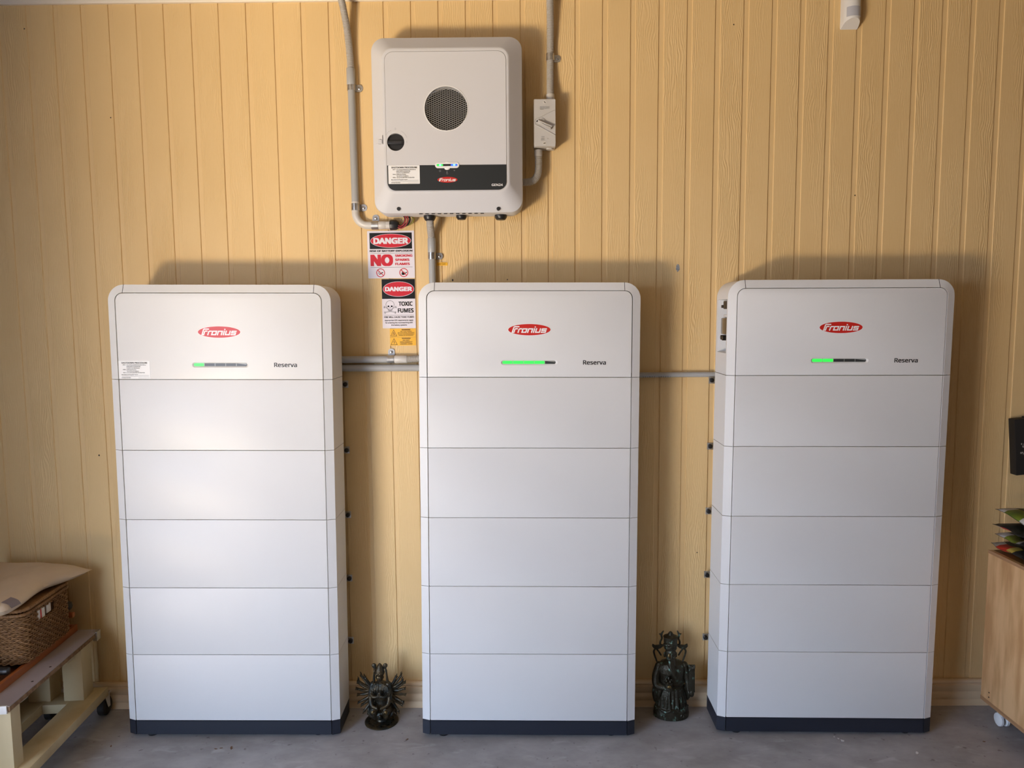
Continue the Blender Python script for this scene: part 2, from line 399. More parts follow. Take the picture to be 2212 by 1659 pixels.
tag(B().box(XL, XR, YF, WY+0.002, ZC, ZC+0.1).obj('ceiling', M['ceil'], smooth=False), kind='structure')  # out of view; depth and darker tone set to dim the upper wall
tag(B().box(XL-0.12, XR+0.12, YF-0.12, YF, 2.55, ZC+0.1).obj('trim_1', M['cornice'], smooth=False), kind='structure')
# baseboard with a bullnose and two stepped beads
prof = [(WY, 0), (WY-0.019, 0), (WY-0.019, 0.021), (WY-0.0165, 0.0245), (WY-0.0165, 0.0265), (WY-0.0185, 0.029), (WY-0.0185, 0.048), (WY-0.014, 0.0545),
        (WY-0.014, 0.0575), (WY-0.0165, 0.060), (WY-0.0165, 0.084), (WY-0.0125, 0.087), (WY-0.0125, 0.0895), (WY-0.0165, 0.0935), (WY-0.0155, 0.1005), (WY-0.011, 0.1045), (WY-0.002, 0.1050), (WY, 0.104)]
tag(B().loft([[(x, y, z) for y, z in prof] for x in (XL, XR)]).obj('baseboard_back', M['trim'], smooth=True, angle=0.9), kind='structure')
cp = [(WY, ZC), (WY-0.045, ZC), (WY-0.045, ZC-0.012), (WY-0.034, ZC-0.028), (WY-0.018, ZC-0.044), (WY-0.014, 2.6985), (WY-0.010, 2.6925), (WY, 2.6925)]
tag(B().loft([[(x, y, z) for y, z in cp] for x in (XL, 0.33)]).obj('trim_2', M['cornice'], smooth=True), kind='structure')
# wear on the cladding
def blotch(name, x, z, rx, rz, m, n=11):
    p = [(x+rx*math.cos(2*PI*i/n)*random.uniform(.7, 1.1), z+rz*math.sin(2*PI*i/n)*random.uniform(.75, 1.1)) for i in range(n)]
    return B().prism(p, WY-0.0006, WY+0.0005).obj(name, m, wall, smooth=False)
blotch('paint_chip', 0.610, 1.7215, 0.0085, 0.0155, M['chipmark'])
for x, z, r in ((0.8027, 2.599, .003), (1.2666, 1.983, .003), (-0.2385, 1.6821, .0045), (-0.032, 1.6822, .003), (-0.31, 1.4, .001), (-1.62, 1.02, .004), (0.70, 0.62, .003), (-1.50, 2.29, .003), (-1.80, 2.61, .003)):
    blotch('nail_hole', x, z, r*.8, r, M['hole'], 8)

# ------------------------------------------------------------------ printed lettering shapes
def logo_letters(b, cx, cz, w, y):
    """slanted stroke lettering of the maker's mark"""
    t = 0.26; L = []; x = 0
    L.append([(0.13, 0), (0.13, 1.20), (0.25, 1.34), (1.30, 1.34)]); L.append([(0.50, 0), (0.50, 0.80), (0.62, 0.90), (1.10, 0.90)]); L.append([(0.13, 0.13), (0.50, 0.13)])
    x = 1.28; L.append([(x+.13, 0), (x+.13, .76), (x+.25, .88), (x+.78, .88)])
    x = 2.12; o = [(x+.13, .13), (x+.13, .87), (x+.98, .87), (x+.98, .13)]
    x2 = 3.38; L.append([(x2+.13, 0), (x2+.13, .87), (x2+.98, .87), (x2+.98, 0)])
    x3 = 4.66; L.append([(x3+.13, 0), (x3+.13, 1.0)]); L.append([(x3+.13, 1.16), (x3+.13, 1.40)])
    x4 = 5.10; L.append([(x4+.13, 1.0), (x4+.13, .13), (x4+.98, .13), (x4+.98, 1.0)])
    x5 = 6.38; L.append([(x5+1.12, .87), (x5+.13, .87), (x5+.13, .52), (x5+.98, .52), (x5+.98, .13), (x5+0, .13)])
    W = 7.50 + 0.35; k = w/W; sh = 0.34
    f = lambda p: (cx - w/2 + (p[0] + sh*p[1])*k, cz + (p[1]-0.66)*k)
    for n_, l in enumerate(L): b.stroke([f(p) for p in l], t*k, y-n_*2e-5)
    b.stroke([f(p) for p in o], t*k, y, closed=True)

def logo(parent, cx, cz, w, h, y, border=True):
    if border: B().oval(cx, cz, w/2, h/2, y).obj('logo_border', M['lwhite'], parent, smooth=False)
    e = B(); e.oval(cx, cz, w/2-0.0014, h/2-0.0014, y-0.0004).obj('logo_oval', M['red'], parent, smooth=False)
    e = B(); logo_letters(e, cx, cz-0.0005, w*0.83, y-0.0008); e.obj('logo_lettering', M['lwhite'], parent, smooth=False)

# ------------------------------------------------------------------ battery towers
HW, FW, CH, DP, HM, HB, Z7 = 0.39, 0.3606, 0.0106, 0.158, 0.2526, 0.0538, 0.012
def section(inset=0.0, rec=0.0075):
    h = HW - inset
    return [(-h, CH+inset), (-FW-0.0012, inset), (-FW-0.0008, rec), (FW+0.0008, rec), (FW+0.0012, inset), (h, CH+inset), (h, DP-0.003), (h-0.003, DP), (-h+0.003, DP), (-h, DP-0.003)]
def panel(x0, x1, z0, z1, d=0.011, r=0.0012):
    return [[(x, y, z) for x, z in rrect(x0+i, x1-i, z0+i, z1-i, r, 2)] for y, i in ((d, 0), (0.0012, 0), (0.0003, 0.0004), (0, 0.0012))]
def tower(label, x0, y0, th, le, ro, lit, dim=False):
    t = thing('battery_tower', label, 'battery', (x0, y0, 0), (-le, ro, th))
    # plinth and feet
    pl = B().vprism(section(), Z7, Z7+HB-0.0008).obj('plinth', M['navy'], t, angle=0.3)
    B().loft([[(x, y, z) for x, z in rrect(-FW+.0012, FW-.0012, Z7+.0008, Z7+HB-.0015, .001, 2)] for y in (.011, 0.0)]).obj('front_panel', M['navy'], pl)
    for fx in (-0.315, 0.305):
        for fy in (0.03, 0.13):
            B().lathe([(0.017, fx*ro + fy*le), (0.019, fx*ro+fy*le+.003), (0.019, 0.009), (0.010, 0.0095), (0.010, Z7+.001)], 20).obj('foot', M['rubber'], t, loc=(fx, fy, 0))
    core = B(); core.vprism([(-HW+.006, CH+.006), (-FW, .0088), (FW, .0088), (HW-.006, CH+.006), (HW-.006, DP-.004), (-HW+.006, DP-.004)], Z7+.003, 1.334).obj('inner_frame', M['core'], t)
    B().box(-0.33, 0.33, DP-0.005, 0.2, 0.05, 1.60).obj('rear_frame', M['zinc'], t)
    # five battery modules
    for i in range(5):
        z0 = Z7+HB+i*HM
        m = B().vprism(section(), z0+0.0009, z0+HM-0.0009).obj('battery_module', M['white'], t, angle=0.25)
        B().loft(panel(-FW+.0016, FW-.0016, z0+0.0009, z0+HM-0.0009)).obj('front_panel', M['white'], m, angle=0.4)
    # bracket tabs with black knobs behind the side edges
    for zt in (1.295, 1.042, 0.789, 0.5365, 0.284):
        for s in (-1, 1):
            b = B().box(min(s*.36, s*.4035), max(s*.36, s*.4035), .190, .194, zt-.0135, zt+.0135, .0015).obj('bracket_tab', M['zinc'], t)
            B().tube([(s*.3935, .190, zt), (s*.3935, .182, zt), (s*.3935, .180, zt)], [.0085, .0085, .0065], 14).tube([(s*.3935, .1795, zt), (s*.3935, .178, zt)], .0035, 8).obj('knob', M['black'], b)
    # inverter head: rounded U shell with a recess in its left side
    zs, zt, R = Z7+HB+5*HM+.0009, 1.661, 0.057
    inn = HW-FW-0.0012
    path = [(-HW, zs), (-HW, 1.4055), (-HW, 1.595), (-HW, zt-R)]
    path += [(-HW+R-R*math.cos(a), zt-R+R*math.sin(a)) for a in [PI/2*i/10 for i in range(1, 11)]]
    full = path + [(-x, z) for x, z in path[::-1]]
    ip = [(-HW+inn, z) for x, z in path[:4]]
    r2 = R-inn
    ip += [(-HW+inn+r2-r2*math.cos(a), zt-inn-r2+r2*math.sin(a)) for a in [PI/2*i/10 for i in range(1, 11)]]
    ifull = ip + [(-x, z) for x, z in ip[::-1]]
    sh = B(); rows = []
    for (ox, oz), (ix, iz) in zip(full, ifull):
        rows.append([sh.bm.verts.new(c) for c in ((ix, 0.012, iz), (ix, 0, iz), (ox, CH, oz), (ox, 0.020, oz), (ox, 0.136, oz), (ox, DP-.003, oz), (ox*(HW-.003)/HW, DP, oz-(.003 if oz > zt-R else 0)))])
    n = len(rows)
    for i in range(n-1):
        for j in range(6):
            if i == 1 and j == 3: continue                            # the recess opening
            sh.face((rows[i][j], rows[i+1][j], rows[i+1][j+1], rows[i][j+1]))
    sh.face([r[6] for r in rows])
    hd = sh.obj('head_shell', M['white'], t, angle=0.35)
    # cap seams across the top chamfer and the recess with its connectors
    for s in (-1, 1):
        B().loft([[(s*(HW-R)+dx, y, z) for y, z in ((-.0004, zt-inn-.0002), (CH-.0004, zt+.0004), (CH+.02, zt+.0005), (CH+.02, zt-.001), (CH, zt-.001), (.001, zt-inn-.001))] for dx in (-.0008, .0008)]).obj('cap_seam', M['core'], hd, smooth=False)
    pk = B(); X = -HW
    a = [(X, .020, 1.4055), (X, .136, 1.4055), (X, .136, 1.595), (X, .020, 1.595)]
    c = [(X+.05, .024, 1.413), (X+.05, .132, 1.413), (X+.05, .132, 1.5875), (X+.05, .024, 1.5875)]
    pk.loft([a, c], cap0=False, cap1=True).obj('side_recess', M['white'], t, smooth=False)
    B().box(X+.004, X+.05, .030, .085, 1.561, 1.590, .004).box(X+.002, X+.03, .085, .105, 1.565, 1.576, .003).obj('connector', M['black'], t)
    B().box(X+.006, X+.05, .040, .118, 1.470, 1.530, .006).obj('breaker_cover', M['amber'], t)
    B().box(X+.008, X+.05, .040, .090, 1.532, 1.541, .003).obj('cover_latch', M['white'], t)
    B().tube([(X+.03, .105, 1.459), (X+.004, .105, 1.459)], .0085, 12).tube([(X+.03, .078, 1.457), (X+.002, .078, 1.457)], .0085, 12).obj('cable_plug', M['black'], t)
    # head front panel with its print and light bar
    rp = R-inn-.0016
    def hp(i): return [(-FW+.0016+i, zs+i)] + [(FW-.0016-i, zs+i)] + [(FW-.0016-i-(rp-i)+(rp-i)*math.cos(q), 1.631-rp+(rp-i)*math.sin(q)) for q in [PI/2*j/8 for j in range(9)]] + [(-FW+.0016+rp-(rp-i)*math.cos(q), 1.631-rp+(rp-i)*math.sin(q)) for q in [PI/2*j/8 for j in range(8, -1, -1)]]
    fp = B().loft([[(x, y, z) for x, z in hp(i)] for y, i in ((.0095, 0), (.0012, 0), (.0003, .0004), (0, .0012))])
    me = fp.mesh('front_panel', M['white'], angle=0.4)
    cb = B().loft([[(x, y, z) for x, z in rrect(-.0995, .0995, 1.3715, 1.3895, .009, 6)] for y in (-.003, .0001)] + [[(x, y, z) for x, z in rrect(-.0955, .0935, 1.3755, 1.3868, .0055, 6)] for y in (.0032, .006)])
    me = cut(me, [cb])
    fr = link('front_panel', me, t)
    B().loft([[(x, y, z) for x, z in rrect(-.0950, .0930, 1.3757, 1.3866, .0053, 5)] for y in (.0058, .0036)]).obj('light_bar', M['ledgap'], fr)
    seg = 0.0376
    for i in range(5):
        xa = -.0945+i*seg
        b = B(); e = .0050
        if i == 0: poly = [(x, z) for x, z in rrect(xa, xa+.03, 1.3763, 1.3860, .0048, 4) if x < xa+.012] + [(xa+seg-.0022, 1.3763), (xa+seg-.0022, 1.3860)]
        elif i == 4: poly = [(x, z) for x, z in rrect(xa+.006, xa+seg-.0008, 1.3763, 1.3860, .0048, 4) if x > xa+.025]; poly = [p for p in poly if p[1] >= 1.3811] + [(xa, 1.3860), (xa, 1.3763)] + [p for p in poly if p[1] < 1.3811]
        else: poly = [(xa, 1.3763), (xa+seg-.0022, 1.3763), (xa+seg-.0022, 1.3860), (xa, 1.3860)]
        g = B().prism(poly, .0034, .0037)
        o = g.obj('light_segment', M['led'] if i < lit else M['ledoff'], fr, smooth=False)
        o['label'] = 'glowing green segment' if i < lit else 'unlit dark segment'
    logo(fr, 0, 1.496, .151, .0425, -.0004)
    B().text('Reserva', .189, 1.3735, -.0004, h=.0152, w=.0805, bold=.02).obj('model_lettering', M['lblack'], fr, smooth=False)
    return t
tw = []
tw.append(tower('leftmost white battery tower with one green light segment and a paper sticker', -1.0527, 0.0104, 0.0045, -0.0040, 0.0087, 1))
tw.append(tower('middle white battery tower below the inverter, with four green light segments', 0.0347, 0.0, -0.0023, 0.0115, 0.0076, 4))
tw.append(tower('rightmost white battery tower with two green light segments and open side recess', 1.1214, 0.0113, -0.0135, -0.0082, 0.0046, 2))

# ------------------------------------------------------------------ shutdown stickers
STICK = [(.10, .845, .075, 'SHUTDOWN PROCEDURE', .82, 1), (.14, .745, .05, 'STEP 1.', .105, 0), (.26, .745, .05, 'Turn off the INVERTER AC ISOLATOR or', .62, 0), (.26, .66, .05, 'MAIN SWITCH (INVERTER)', .44, 0),
         (.26, .575, .05, 'located in the Switchboard', .41, 0), (.14, .485, .05, 'STEP 2.', .105, 0), (.26, .485, .05, 'Isolate the PV Array', .30, 0), (.26, .40, .05, 'Turn off the DC Isolators', .38, 0),
         (.14, .315, .05, 'STEP 3.', .105, 0), (.26, .315, .05, 'Turn off the BATTERY DC ISOLATOR', .57, 0), (.09, .20, .05, 'Manufacturer/Supplier Name', .52, 0), (.09, .04, .05, 'Contact Number', .29, 0)]
def sticker(label, mtx, w, h, z=0):
    t = thing('shutdown_sticker', label, 'sticker', group=None)
    t.matrix_world = mtx
    B().prism(rrect(0, w, 0, h, .002, 3), -.0005, 0).obj('paper', M['paper'], t)
    b = B()
    for fx, fz, fh, s, fw, bold in STICK:
        b.text(s, fx*w, fz*h, -.0008, h=fh*h*1.05, w=None if fw is None else fw*w, bold=.035 if bold else .012)
    for xa, xb, zz in ((.62, .96, .19), (.10, .96, .13), (.62, .97, .045)): b.box(xa*w, xb*w, -.0008, -.0006, zz*h, (zz+.008)*h)
    b.obj('printing', M['lblack'], t, smooth=False)
    return t
bpy.context.view_layer.update()
sticker('white shutdown procedure sticker on the front of the leftmost battery tower', tw[0].matrix_world @ Matrix.Translation((-.3585, -.0002, 1.3315)), .1105, .0635)

# ------------------------------------------------------------------ inverter on the wall
def Y(off): return WY - off
iv = thing('wall_inverter', 'grey-white wall inverter with round grille and black band, above the middle tower', 'inverter', (0, WY, 0))
def ring(x0, x1, z0, z1, r, off, n=10): return [(x, -off, z) for x, z in rrect(x0, x1, z0, z1, r, n)]
b = B().loft([ring(-.500, .023, 1.918, 2.514, .040, .022), ring(-.5045, .0275, 1.913, 2.519, .045, .030), ring(-.5045, .0275, 1.912, 2.520, .045, .112), ring(-.5025, .0255, 1.9145, 2.518, .045, .120),
              ring(-.462, -.0165, 1.9735, 2.4715, .038, .1595), ring(-.4588, -.0198, 1.9772, 2.468, .036, .1625), ring(-.4555, -.0230, 1.9805, 2.4645, .034, .1635),
              ring(-.4500, -.0282, 1.9835, 2.4568, .030, .1635), ring(-.4498, -.0284, 1.9837, 2.4566, .030, .1615)])
me = b.mesh('housing', M['inv'], angle=0.45)
vc = (-.2382, 2.2641); dc = (-.4160, 2.1520)
def cyl(c, r, o0, o1, n=48, r1=None): return B().tube([(c[0], -o0, c[1]), (c[0], -o1, c[1])], [r, r1 or r], n)
me = cut(me, [cyl(vc, .0760, .130, .2, 56), cyl(dc, .0305, .146, .2)])
link('housing', me, iv)
fpm = B().loft([ring(-.4488, -.0294, 1.9847, 2.4556, .0292, o, 8) for o in (.1605, .1640)] + [ring(-.4480, -.0302, 1.9855, 2.4548, .0286, .1646, 8)]).mesh('front_panel', M['inv'], angle=0.4)
fpm = cut(fpm, [cyl(vc, .0752, .150, .2, 56), cyl(dc, .0302, .150, .2)])
fp = link('front_panel', fpm, iv)
B().tube([(vc[0]+.0757*math.cos(2*PI*i/64), -.1648, vc[1]+.0757*math.sin(2*PI*i/64)) for i in range(65)], .0014, 8).obj('grille_rim', M['lwhite'], fp)
cyl(vc, .0750, .131, .1315, 48).obj('fan_cavity', M['black'], iv)
# expanded-metal grille: flattened hexagon cells
gm = B(); px, pz = .0158, .00356; RR = .0752; ha = px/3
for row in range(-23, 24):
    for c0 in range(-6, 7):
        xc, zc = c0*px + (px/2 if row % 2 else 0), row*pz
        P = [(xc-ha/2, zc+pz), (xc+ha/2, zc+pz), (xc+ha, zc), (xc+ha/2, zc-pz)]
        for e_, ((xa, za), (xb, zb)) in enumerate(zip(P, P[1:])):
            if xa*xa+za*za < RR*RR and xb*xb+zb*zb < RR*RR:
                t_ = .00050 if e_ == 0 else .00036
                d = Vector((xb-xa, zb-za)).normalized(); nx, nz = -d.y*t_, d.x*t_
                q = [(vc[0]+xa+nx, vc[1]+za+nz), (vc[0]+xa-nx, vc[1]+za-nz), (vc[0]+xb-nx, vc[1]+zb-nz), (vc[0]+xb+nx, vc[1]+zb+nz)]
                gm.prism(q, -.1600, -.1588)
gm.obj('vent_grille', M['mesh'], iv, smooth=False)
# rotary switch
kb = cyl(dc, .0292, .1462, .155, 40).box(dc[0]-.0285, dc[0]+.0285, -.1615, -.15, dc[1]-.0065, dc[1]+.0065, .0015).obj('rotary_switch', M['black'], iv)
B().box(dc[0]-.012, dc[0]+.020, -.1619, -.1612, dc[1]-.0042, dc[1]+.0042).obj('grip_inlay', M['core'], kb)
gr = B(); gr.ringflat(dc[0], dc[1]+.0445, .0026, .0034, -.1650, 16, .7).box(dc[0]+.0385, dc[0]+.0392, -.1652, -.1648, dc[1]-.003, dc[1]+.004)
for a0 in range(20, 62, 3): gr.stroke([(dc[0]+.042*math.cos(math.radians(a)), dc[1]+.042*math.sin(math.radians(a))) for a in (a0, a0+3)], .0006, -.1650)
for a0 in range(112, 140, 9): gr.stroke([(dc[0]+.042*math.cos(math.radians(a)), dc[1]+.042*math.sin(math.radians(a))) for a in (a0, a0+4)], .0012, -.1650)
gr.obj('switch_marking', M['grey'], fp, smooth=False)
B().loft([[(-.491, -.118, 2.161), (-.491, -.118, 2.155), (-.463, -.150, 2.146), (-.463, -.150, 2.176)], [(-.491, -.138, 2.161), (-.491, -.138, 2.155), (-.462, -.165, 2.146), (-.462, -.165, 2.176)]]).box(-.478, -.464, -.166, -.15, 2.1475, 2.160, .001).obj('lock_tab', M['inv'], iv, smooth=False)
# black band and print
bd = [(-.4478, 2.0722)] + [(x, z) for x, z in rrect(-.4478, -.0304, 1.9857, 2.2, .0284, 8) if z < 2.02] + [(-.0304, 2.0722)]
bd = B().prism(bd, -.1652, -.1640).obj('black_band', M['band'], iv)
logo(bd, -.2372, 2.0214, .0725, .0225, -.1655, False)
B().text('GEN24', -.0825, 1.9985, -.1655, h=.0078, w=.0392, bold=.02).obj('model_lettering', M['lwhite'], bd, smooth=False)
ic = B().ringflat(-.2628, 2.0518, .0024, .0031, -.1655, 16).ringflat(-.2378, 2.0430, .0022, .0029, -.1655, 16).stroke([(-.2393, 2.0455), (-.2393, 2.050)], .0008, -.1655)
ic.ringflat(-.2383, 2.0488, .0008, .0016, -.1655, 12)
for r in (.0012, .0024, .0036): ic.stroke([(-.2125+r*math.cos(q), 2.0505+r*math.sin(q)) for q in [PI*.25+PI*.5*i/6 for i in range(7)]], .0007, -.1655)
ic.obj('status_icon', M['grey'], bd, smooth=False)
# indicator bezel with lights
bz = B()
capsule = rrect(-.2797, -.1952, 2.0612, 2.0812, .0099, 8)
bz.loft([[(x, -.1640, z) for x, z in capsule], [(x, -.1668, z) for x, z in capsule], [(x, -.1676, z) for x, z in rrect(-.2787, -.1962, 2.0622, 2.0802, .009, 8)]])
bz.ball((-.2378, -.1645, 2.0610), (.0100, .0035, .0062), 16).ball((-.2378, -.1645, 2.0800), (.0090, .0032, .0050), 16)
bz = bz.obj('indicator_bezel', M['lwhite'], iv)
B().prism(rrect(-.2740, -.2012, 2.0678, 2.0748, .0034, 6), -.1681, -.1676).obj('indicator_window', M['black'], bz)
for xa, xb, m1, lab in ((-.2735, -.2515, 'led', 'glowing green indicator'), (-.2245, -.2018, 'ledb', 'glowing blue indicator')):
    o = B().prism(rrect(xa, xb, 2.0684, 2.0742, .0028, 5), -.1684, -.1681).obj('indicator_light', M[m1], bz); o['label'] = lab
    xm = -.2615 if m1 == 'led' else -.2125
    B().oval(xm, 2.0713, .0042, .0026, -.1687).obj('light_core', M['ledc'], bz, smooth=False)
for sx, sz in ((-.4161, 1.9278), (-.0607, 1.9252)):
    s = B().tube([(sx, -.124, sz), (sx, -.1350, sz)], .0062, 16).obj('screw_recess', M['black'], iv)
    B().tube([(sx, -.1348, sz-.001), (sx, -.1358, sz-.001)], .003, 6).obj('screw', M['core'], s)
vs = B()
for i in range(11): vs.box(-.345+i*.022, -.333+i*.022, -.1196, -.112, 1.9112, 1.9128)
vs.obj('vent_slot', M['core'], iv, smooth=False)
for x0, w_, zb in ((-.3130, .0222, 1.8975), (-.1970, .0195, 1.9005), (-.0532, .0225, 1.8985)):
    g = B().tube([(x0, -.07, 1.915), (x0, -.07, 1.905), (x0, -.07, zb), (x0, -.07, zb-.004)], [w_, w_, w_*.85, w_*.7], 10).obj('cable_gland', M['black'], iv)
    B().ball((x0-.004, -.07-w_*.86, zb+.004), (.004, .0012, .003), 8).obj('gland_vent', M['grey'], g)
sticker('white shutdown procedure sticker on the black band of the inverter', Matrix.Translation((-.4440, WY-.1653, 2.0085)), .1100, .0635)

# ------------------------------------------------------------------ conduits
def corrugate(pts, r, pitch=.0046, n=14, amp=.0016):
    P = catmull(pts, 24); L = [0]
    for a, c in zip(P, P[1:]): L.append(L[-1]+(c-a).length)
    out, rr, k = [], [], 0; step = pitch/4; s = 0.0; i = 0
    while s < L[-1]:
        while i < len(L)-2 and L[i+1] < s: i += 1
        t = (s-L[i])/max(L[i+1]-L[i], 1e-9); out.append(P[i].lerp(P[i+1], t))
        rr.append(r if k % 4 in (0, 1) else r-amp); s += step; k += 1
    return B().tube(out, rr, n)
def coup(p0, p1, r): 
    p0 = Vector(p0); p1 = Vector(p1); d = (p1-p0).normalized()*.0015
    return B().tube([p0, p0+d, p1-d, p1], [r-.001, r, r, r-.001], 20)
PO = .0165; yc = WY-PO
lc = thing('left_conduit', 'grey conduit run left of the inverter, flexible at top, bending to a black gland', 'conduit', (-.598, WY, 2.3))
def rel(o, pts): return [Vector(p)-o.location for p in pts]
def att(o, b, name, m): 
    bmesh.ops.translate(b.bm, verts=list(b.bm.verts), vec=-o.location); return b.obj(name, M[m], o)
att(lc, corrugate([(-.6235, WY-.10, 2.755), (-.6175, WY-.075, 2.69), (-.6120, WY-.05, 2.645), (-.6060, WY-.028, 2.585), (-.6010, yc, 2.503), (-.5985, yc, 2.440)], .0132), 'corrugated_hose', 'flex')
att(lc, coup((-.5995, yc, 2.452), (-.5995, yc, 2.392), .0158), 'coupling', 'pvc')
att(lc, B().tube([(-.5990, yc, 2.395), (-.5955, yc, 1.950)], .0135, 20), 'rigid_pipe', 'pvc')
bend = [(-.5955, yc, 1.972), (-.5957, yc, 1.935)] + [(-.5957+.046-.046*math.cos(q), yc, 1.932-.046*math.sin(q)) for q in [PI/2*i/8 for i in range(1, 9)]] + [(-.505, yc, 1.886)]
att(lc, B().tube(bend, .0142, 20), 'elbow', 'pvcl')
att(lc, coup((-.512, yc, 1.886), (-.482, yc, 1.886), .0150), 'coupling', 'pvcl')
att(lc, B().tube([(-.484, yc, 1.886), (-.466, yc, 1.886)], .0150, 8), 'hex_adaptor', 'pvcl')
att(lc, B().tube([(-.468, yc, 1.886), (-.464, yc, 1.886), (-.445, yc, 1.886), (-.436, yc, 1.886)], [.0178, .0192, .0185, .0130], 9), 'cable_gland', 'black')

def cable(label, pts, r, m):
    P = catmull(pts, 8); o = B().tube(P, r, 8).obj('cable', M[m])
    return tag(o, label, 'cable', 'wires from the gland into the inverter')
for i, (lab, m_, r, dx, dz, dy) in enumerate((
        ('black wire nearest the wall in the loop under the inverter', 'black', .0030, .000, .003, .012), ('black wire at the inside of the loop under the inverter', 'black', .0030, -.008, .001, -.004),
        ('thick black wire at the outer right of the loop under the inverter', 'black', .0034, .009, -.002, .004), ('dark red wire at the inside of the loop under the inverter', 'wred', .0026, -.004, -.0005, -.012),
        ('dark red wire at the bottom of the loop under the inverter', 'wred', .0026, .0045, -.0085, -.014), ('green and yellow earth wire right of the black wires', 'wgy', .0024, .020, .002, .018))):
    cable(lab, [(-.440, yc+dy*.5, 1.886+dz), (-.424+dx*.3, yc-.008+dy*.6, 1.8805+dz*.9), (-.407+dx*.8, yc-.020+dy, 1.888+dz*.6), (-.3985+dx, yc-.030+dy, 1.9035), (-.403+dx, yc-.036+dy, 1.916), (-.409+dx, yc-.04+dy, 1.926)], r, m_)

mc = thing('centre_conduit', 'short grey conduit from the inverter underside down behind the middle tower', 'conduit', (-.314, WY, 1.8))
att(mc, corrugate([(-.313, WY-.066, 1.902), (-.3135, WY-.055, 1.880), (-.314, WY-.030, 1.855), (-.3135, yc, 1.832), (-.3135, yc, 1.812)], .0138), 'corrugated_hose', 'flex')
att(mc, coup((-.3135, yc, 1.837), (-.3135, yc, 1.784), .0158), 'coupling', 'pvc')
att(mc, B().tube([(-.3135, yc, 1.787), (-.3125, yc, 1.642)], .0135, 20), 'rigid_pipe', 'pvc')

uc = thing('upper_conduit', 'upper of the two horizontal grey conduits between left and middle towers', 'conduit', (-.55, WY, 1.385))
att(uc, B().tube([(-.700, yc, 1.385), (-.455, yc, 1.385)], .0133, 20), 'rigid_pipe', 'pvc')
att(uc, coup((-.462, yc, 1.3852), (-.415, yc, 1.3852), .0152), 'coupling', 'pvcl')
att(uc, corrugate([(-.420, yc, 1.385), (-.39, yc-.001, 1.386), (-.362, yc-.005, 1.388), (-.348, yc-.008, 1.391)], .0138), 'corrugated_hose', 'flex')
lo = thing('lower_conduit', 'lower of the two horizontal grey conduits between left and middle towers', 'conduit', (-.55, WY, 1.352))
att(lo, B().tube([(-.700, yc, 1.3532), (-.348, yc, 1.3515)], .0130, 20), 'rigid_pipe', 'pvc')
rc = thing('right_hand_conduit', 'single horizontal grey conduit between middle and right towers with black print', 'conduit', (.6, WY, 1.319))
att(rc, B().tube([(.385, yc, 1.3186), (.785, yc, 1.3186)], .0098, 20), 'rigid_pipe', 'pvc')
pr = B()
for i in range(13): pr.text('AS/NZS 2053'[i % 11], .478+i*.0085, 1.3098, yc-.0093, h=.0036, bold=.03)
att(rc, pr, 'pipe_lettering', 'lblack')

ac = thing('isolator_conduit', 'corrugated grey conduit dropping from the ceiling into the isolator switch', 'conduit', (.131, WY, 2.5))
att(ac, corrugate([(.1285, WY-.055, 2.755), (.1295, WY-.040, 2.68), (.1315, WY-.024, 2.58), (.1312, yc, 2.475), (.1308, yc-.006, 2.400), (.1302, WY-.036, 2.345)], .0134), 'corrugated_hose', 'flex')
att(ac, coup((.1302, WY-.034, 2.348), (.1302, WY-.036, 2.318), .0150), 'connector', 'pvcl')
ec = thing('inverter_conduit', 'corrugated grey conduit curving from the isolator switch into the inverter side', 'conduit', (.08, WY, 2.08))
att(ec, coup((.0858, WY-.036, 2.150), (.0858, WY-.036, 2.126), .0150), 'connector', 'flex')
att(ec, corrugate([(.0860, WY-.036, 2.132), (.0862, WY-.038, 2.085), (.0815, WY-.042, 2.058), (.0640, WY-.048, 2.037), (.030, WY-.054, 2.031), (.012, WY-.056, 2.031)], .0138), 'corrugated_hose', 'flex')

# isolator switch
isw = thing('isolator_switch', 'grey rectangular isolator switch with diagonal lever right of the inverter', 'switch', (.0695, WY, 2.150))
def ir(x0, x1, z0, z1, r, o): return [(x, -o, z) for x, z in rrect(x0, x1, z0, z1, r, 4)]
B().loft([ir(0, .0782, 0.006, .1705, .004, .0), ir(0, .0782, 0.006, .1705, .004, .050)]).obj('base_box', M['iso'], isw)
B().loft([ir(-.0004, .0786, .004, .1708, .004, .0502), ir(-.0004, .0786, .004, .1708, .004, .071), ir(.0012, .0770, .0056, .1692, .003, .0735)]).obj('front_cover', M['iso'], isw)
u = .000218
def ip(px_, py_): return ((px_-97)*u, .1708-(py_-97)*u)
vr = B()
for pa, pc in (((450, 268), (168, 402)), ((168, 535), (442, 685))):
    (xa, za), (xb, zb) = ip(*pa), ip(*pc); d = Vector((xb-xa, zb-za)).normalized(); nx, nz = -d.y*.0010, d.x*.0010
    vr.prism([(xa+nx, za+nz), (xa-nx, za-nz), (xb-nx, zb-nz), (xb+nx, zb+nz)], -.0765, -.0732)
cx, cz = ip(172, 468)
vr.tube([(cx+.0146*math.cos(q), -.0745, cz+.0146*math.sin(q)) for q in [PI*.52+PI*.98*i/10 for i in range(11)]], .0012, 6)
vr.obj('guard_ridge', M['iso'], isw)
kx, kz = ip(225, 465)
B().tube([(kx, -.0732, kz), (kx, -.0775, kz)], .0118, 24).obj('lever_hub', M['iso'], isw)
(xa, za), (xb, zb) = ip(140, 465), ip(385, 572)
d = Vector((xb-xa, zb-za)).normalized(); ang = math.atan2(d.y, d.x); Ln = math.hypot(xb-xa, zb-za)
mt = Matrix.Translation((xa, 0, za)) @ Matrix.Rotation(-ang, 4, 'Y')
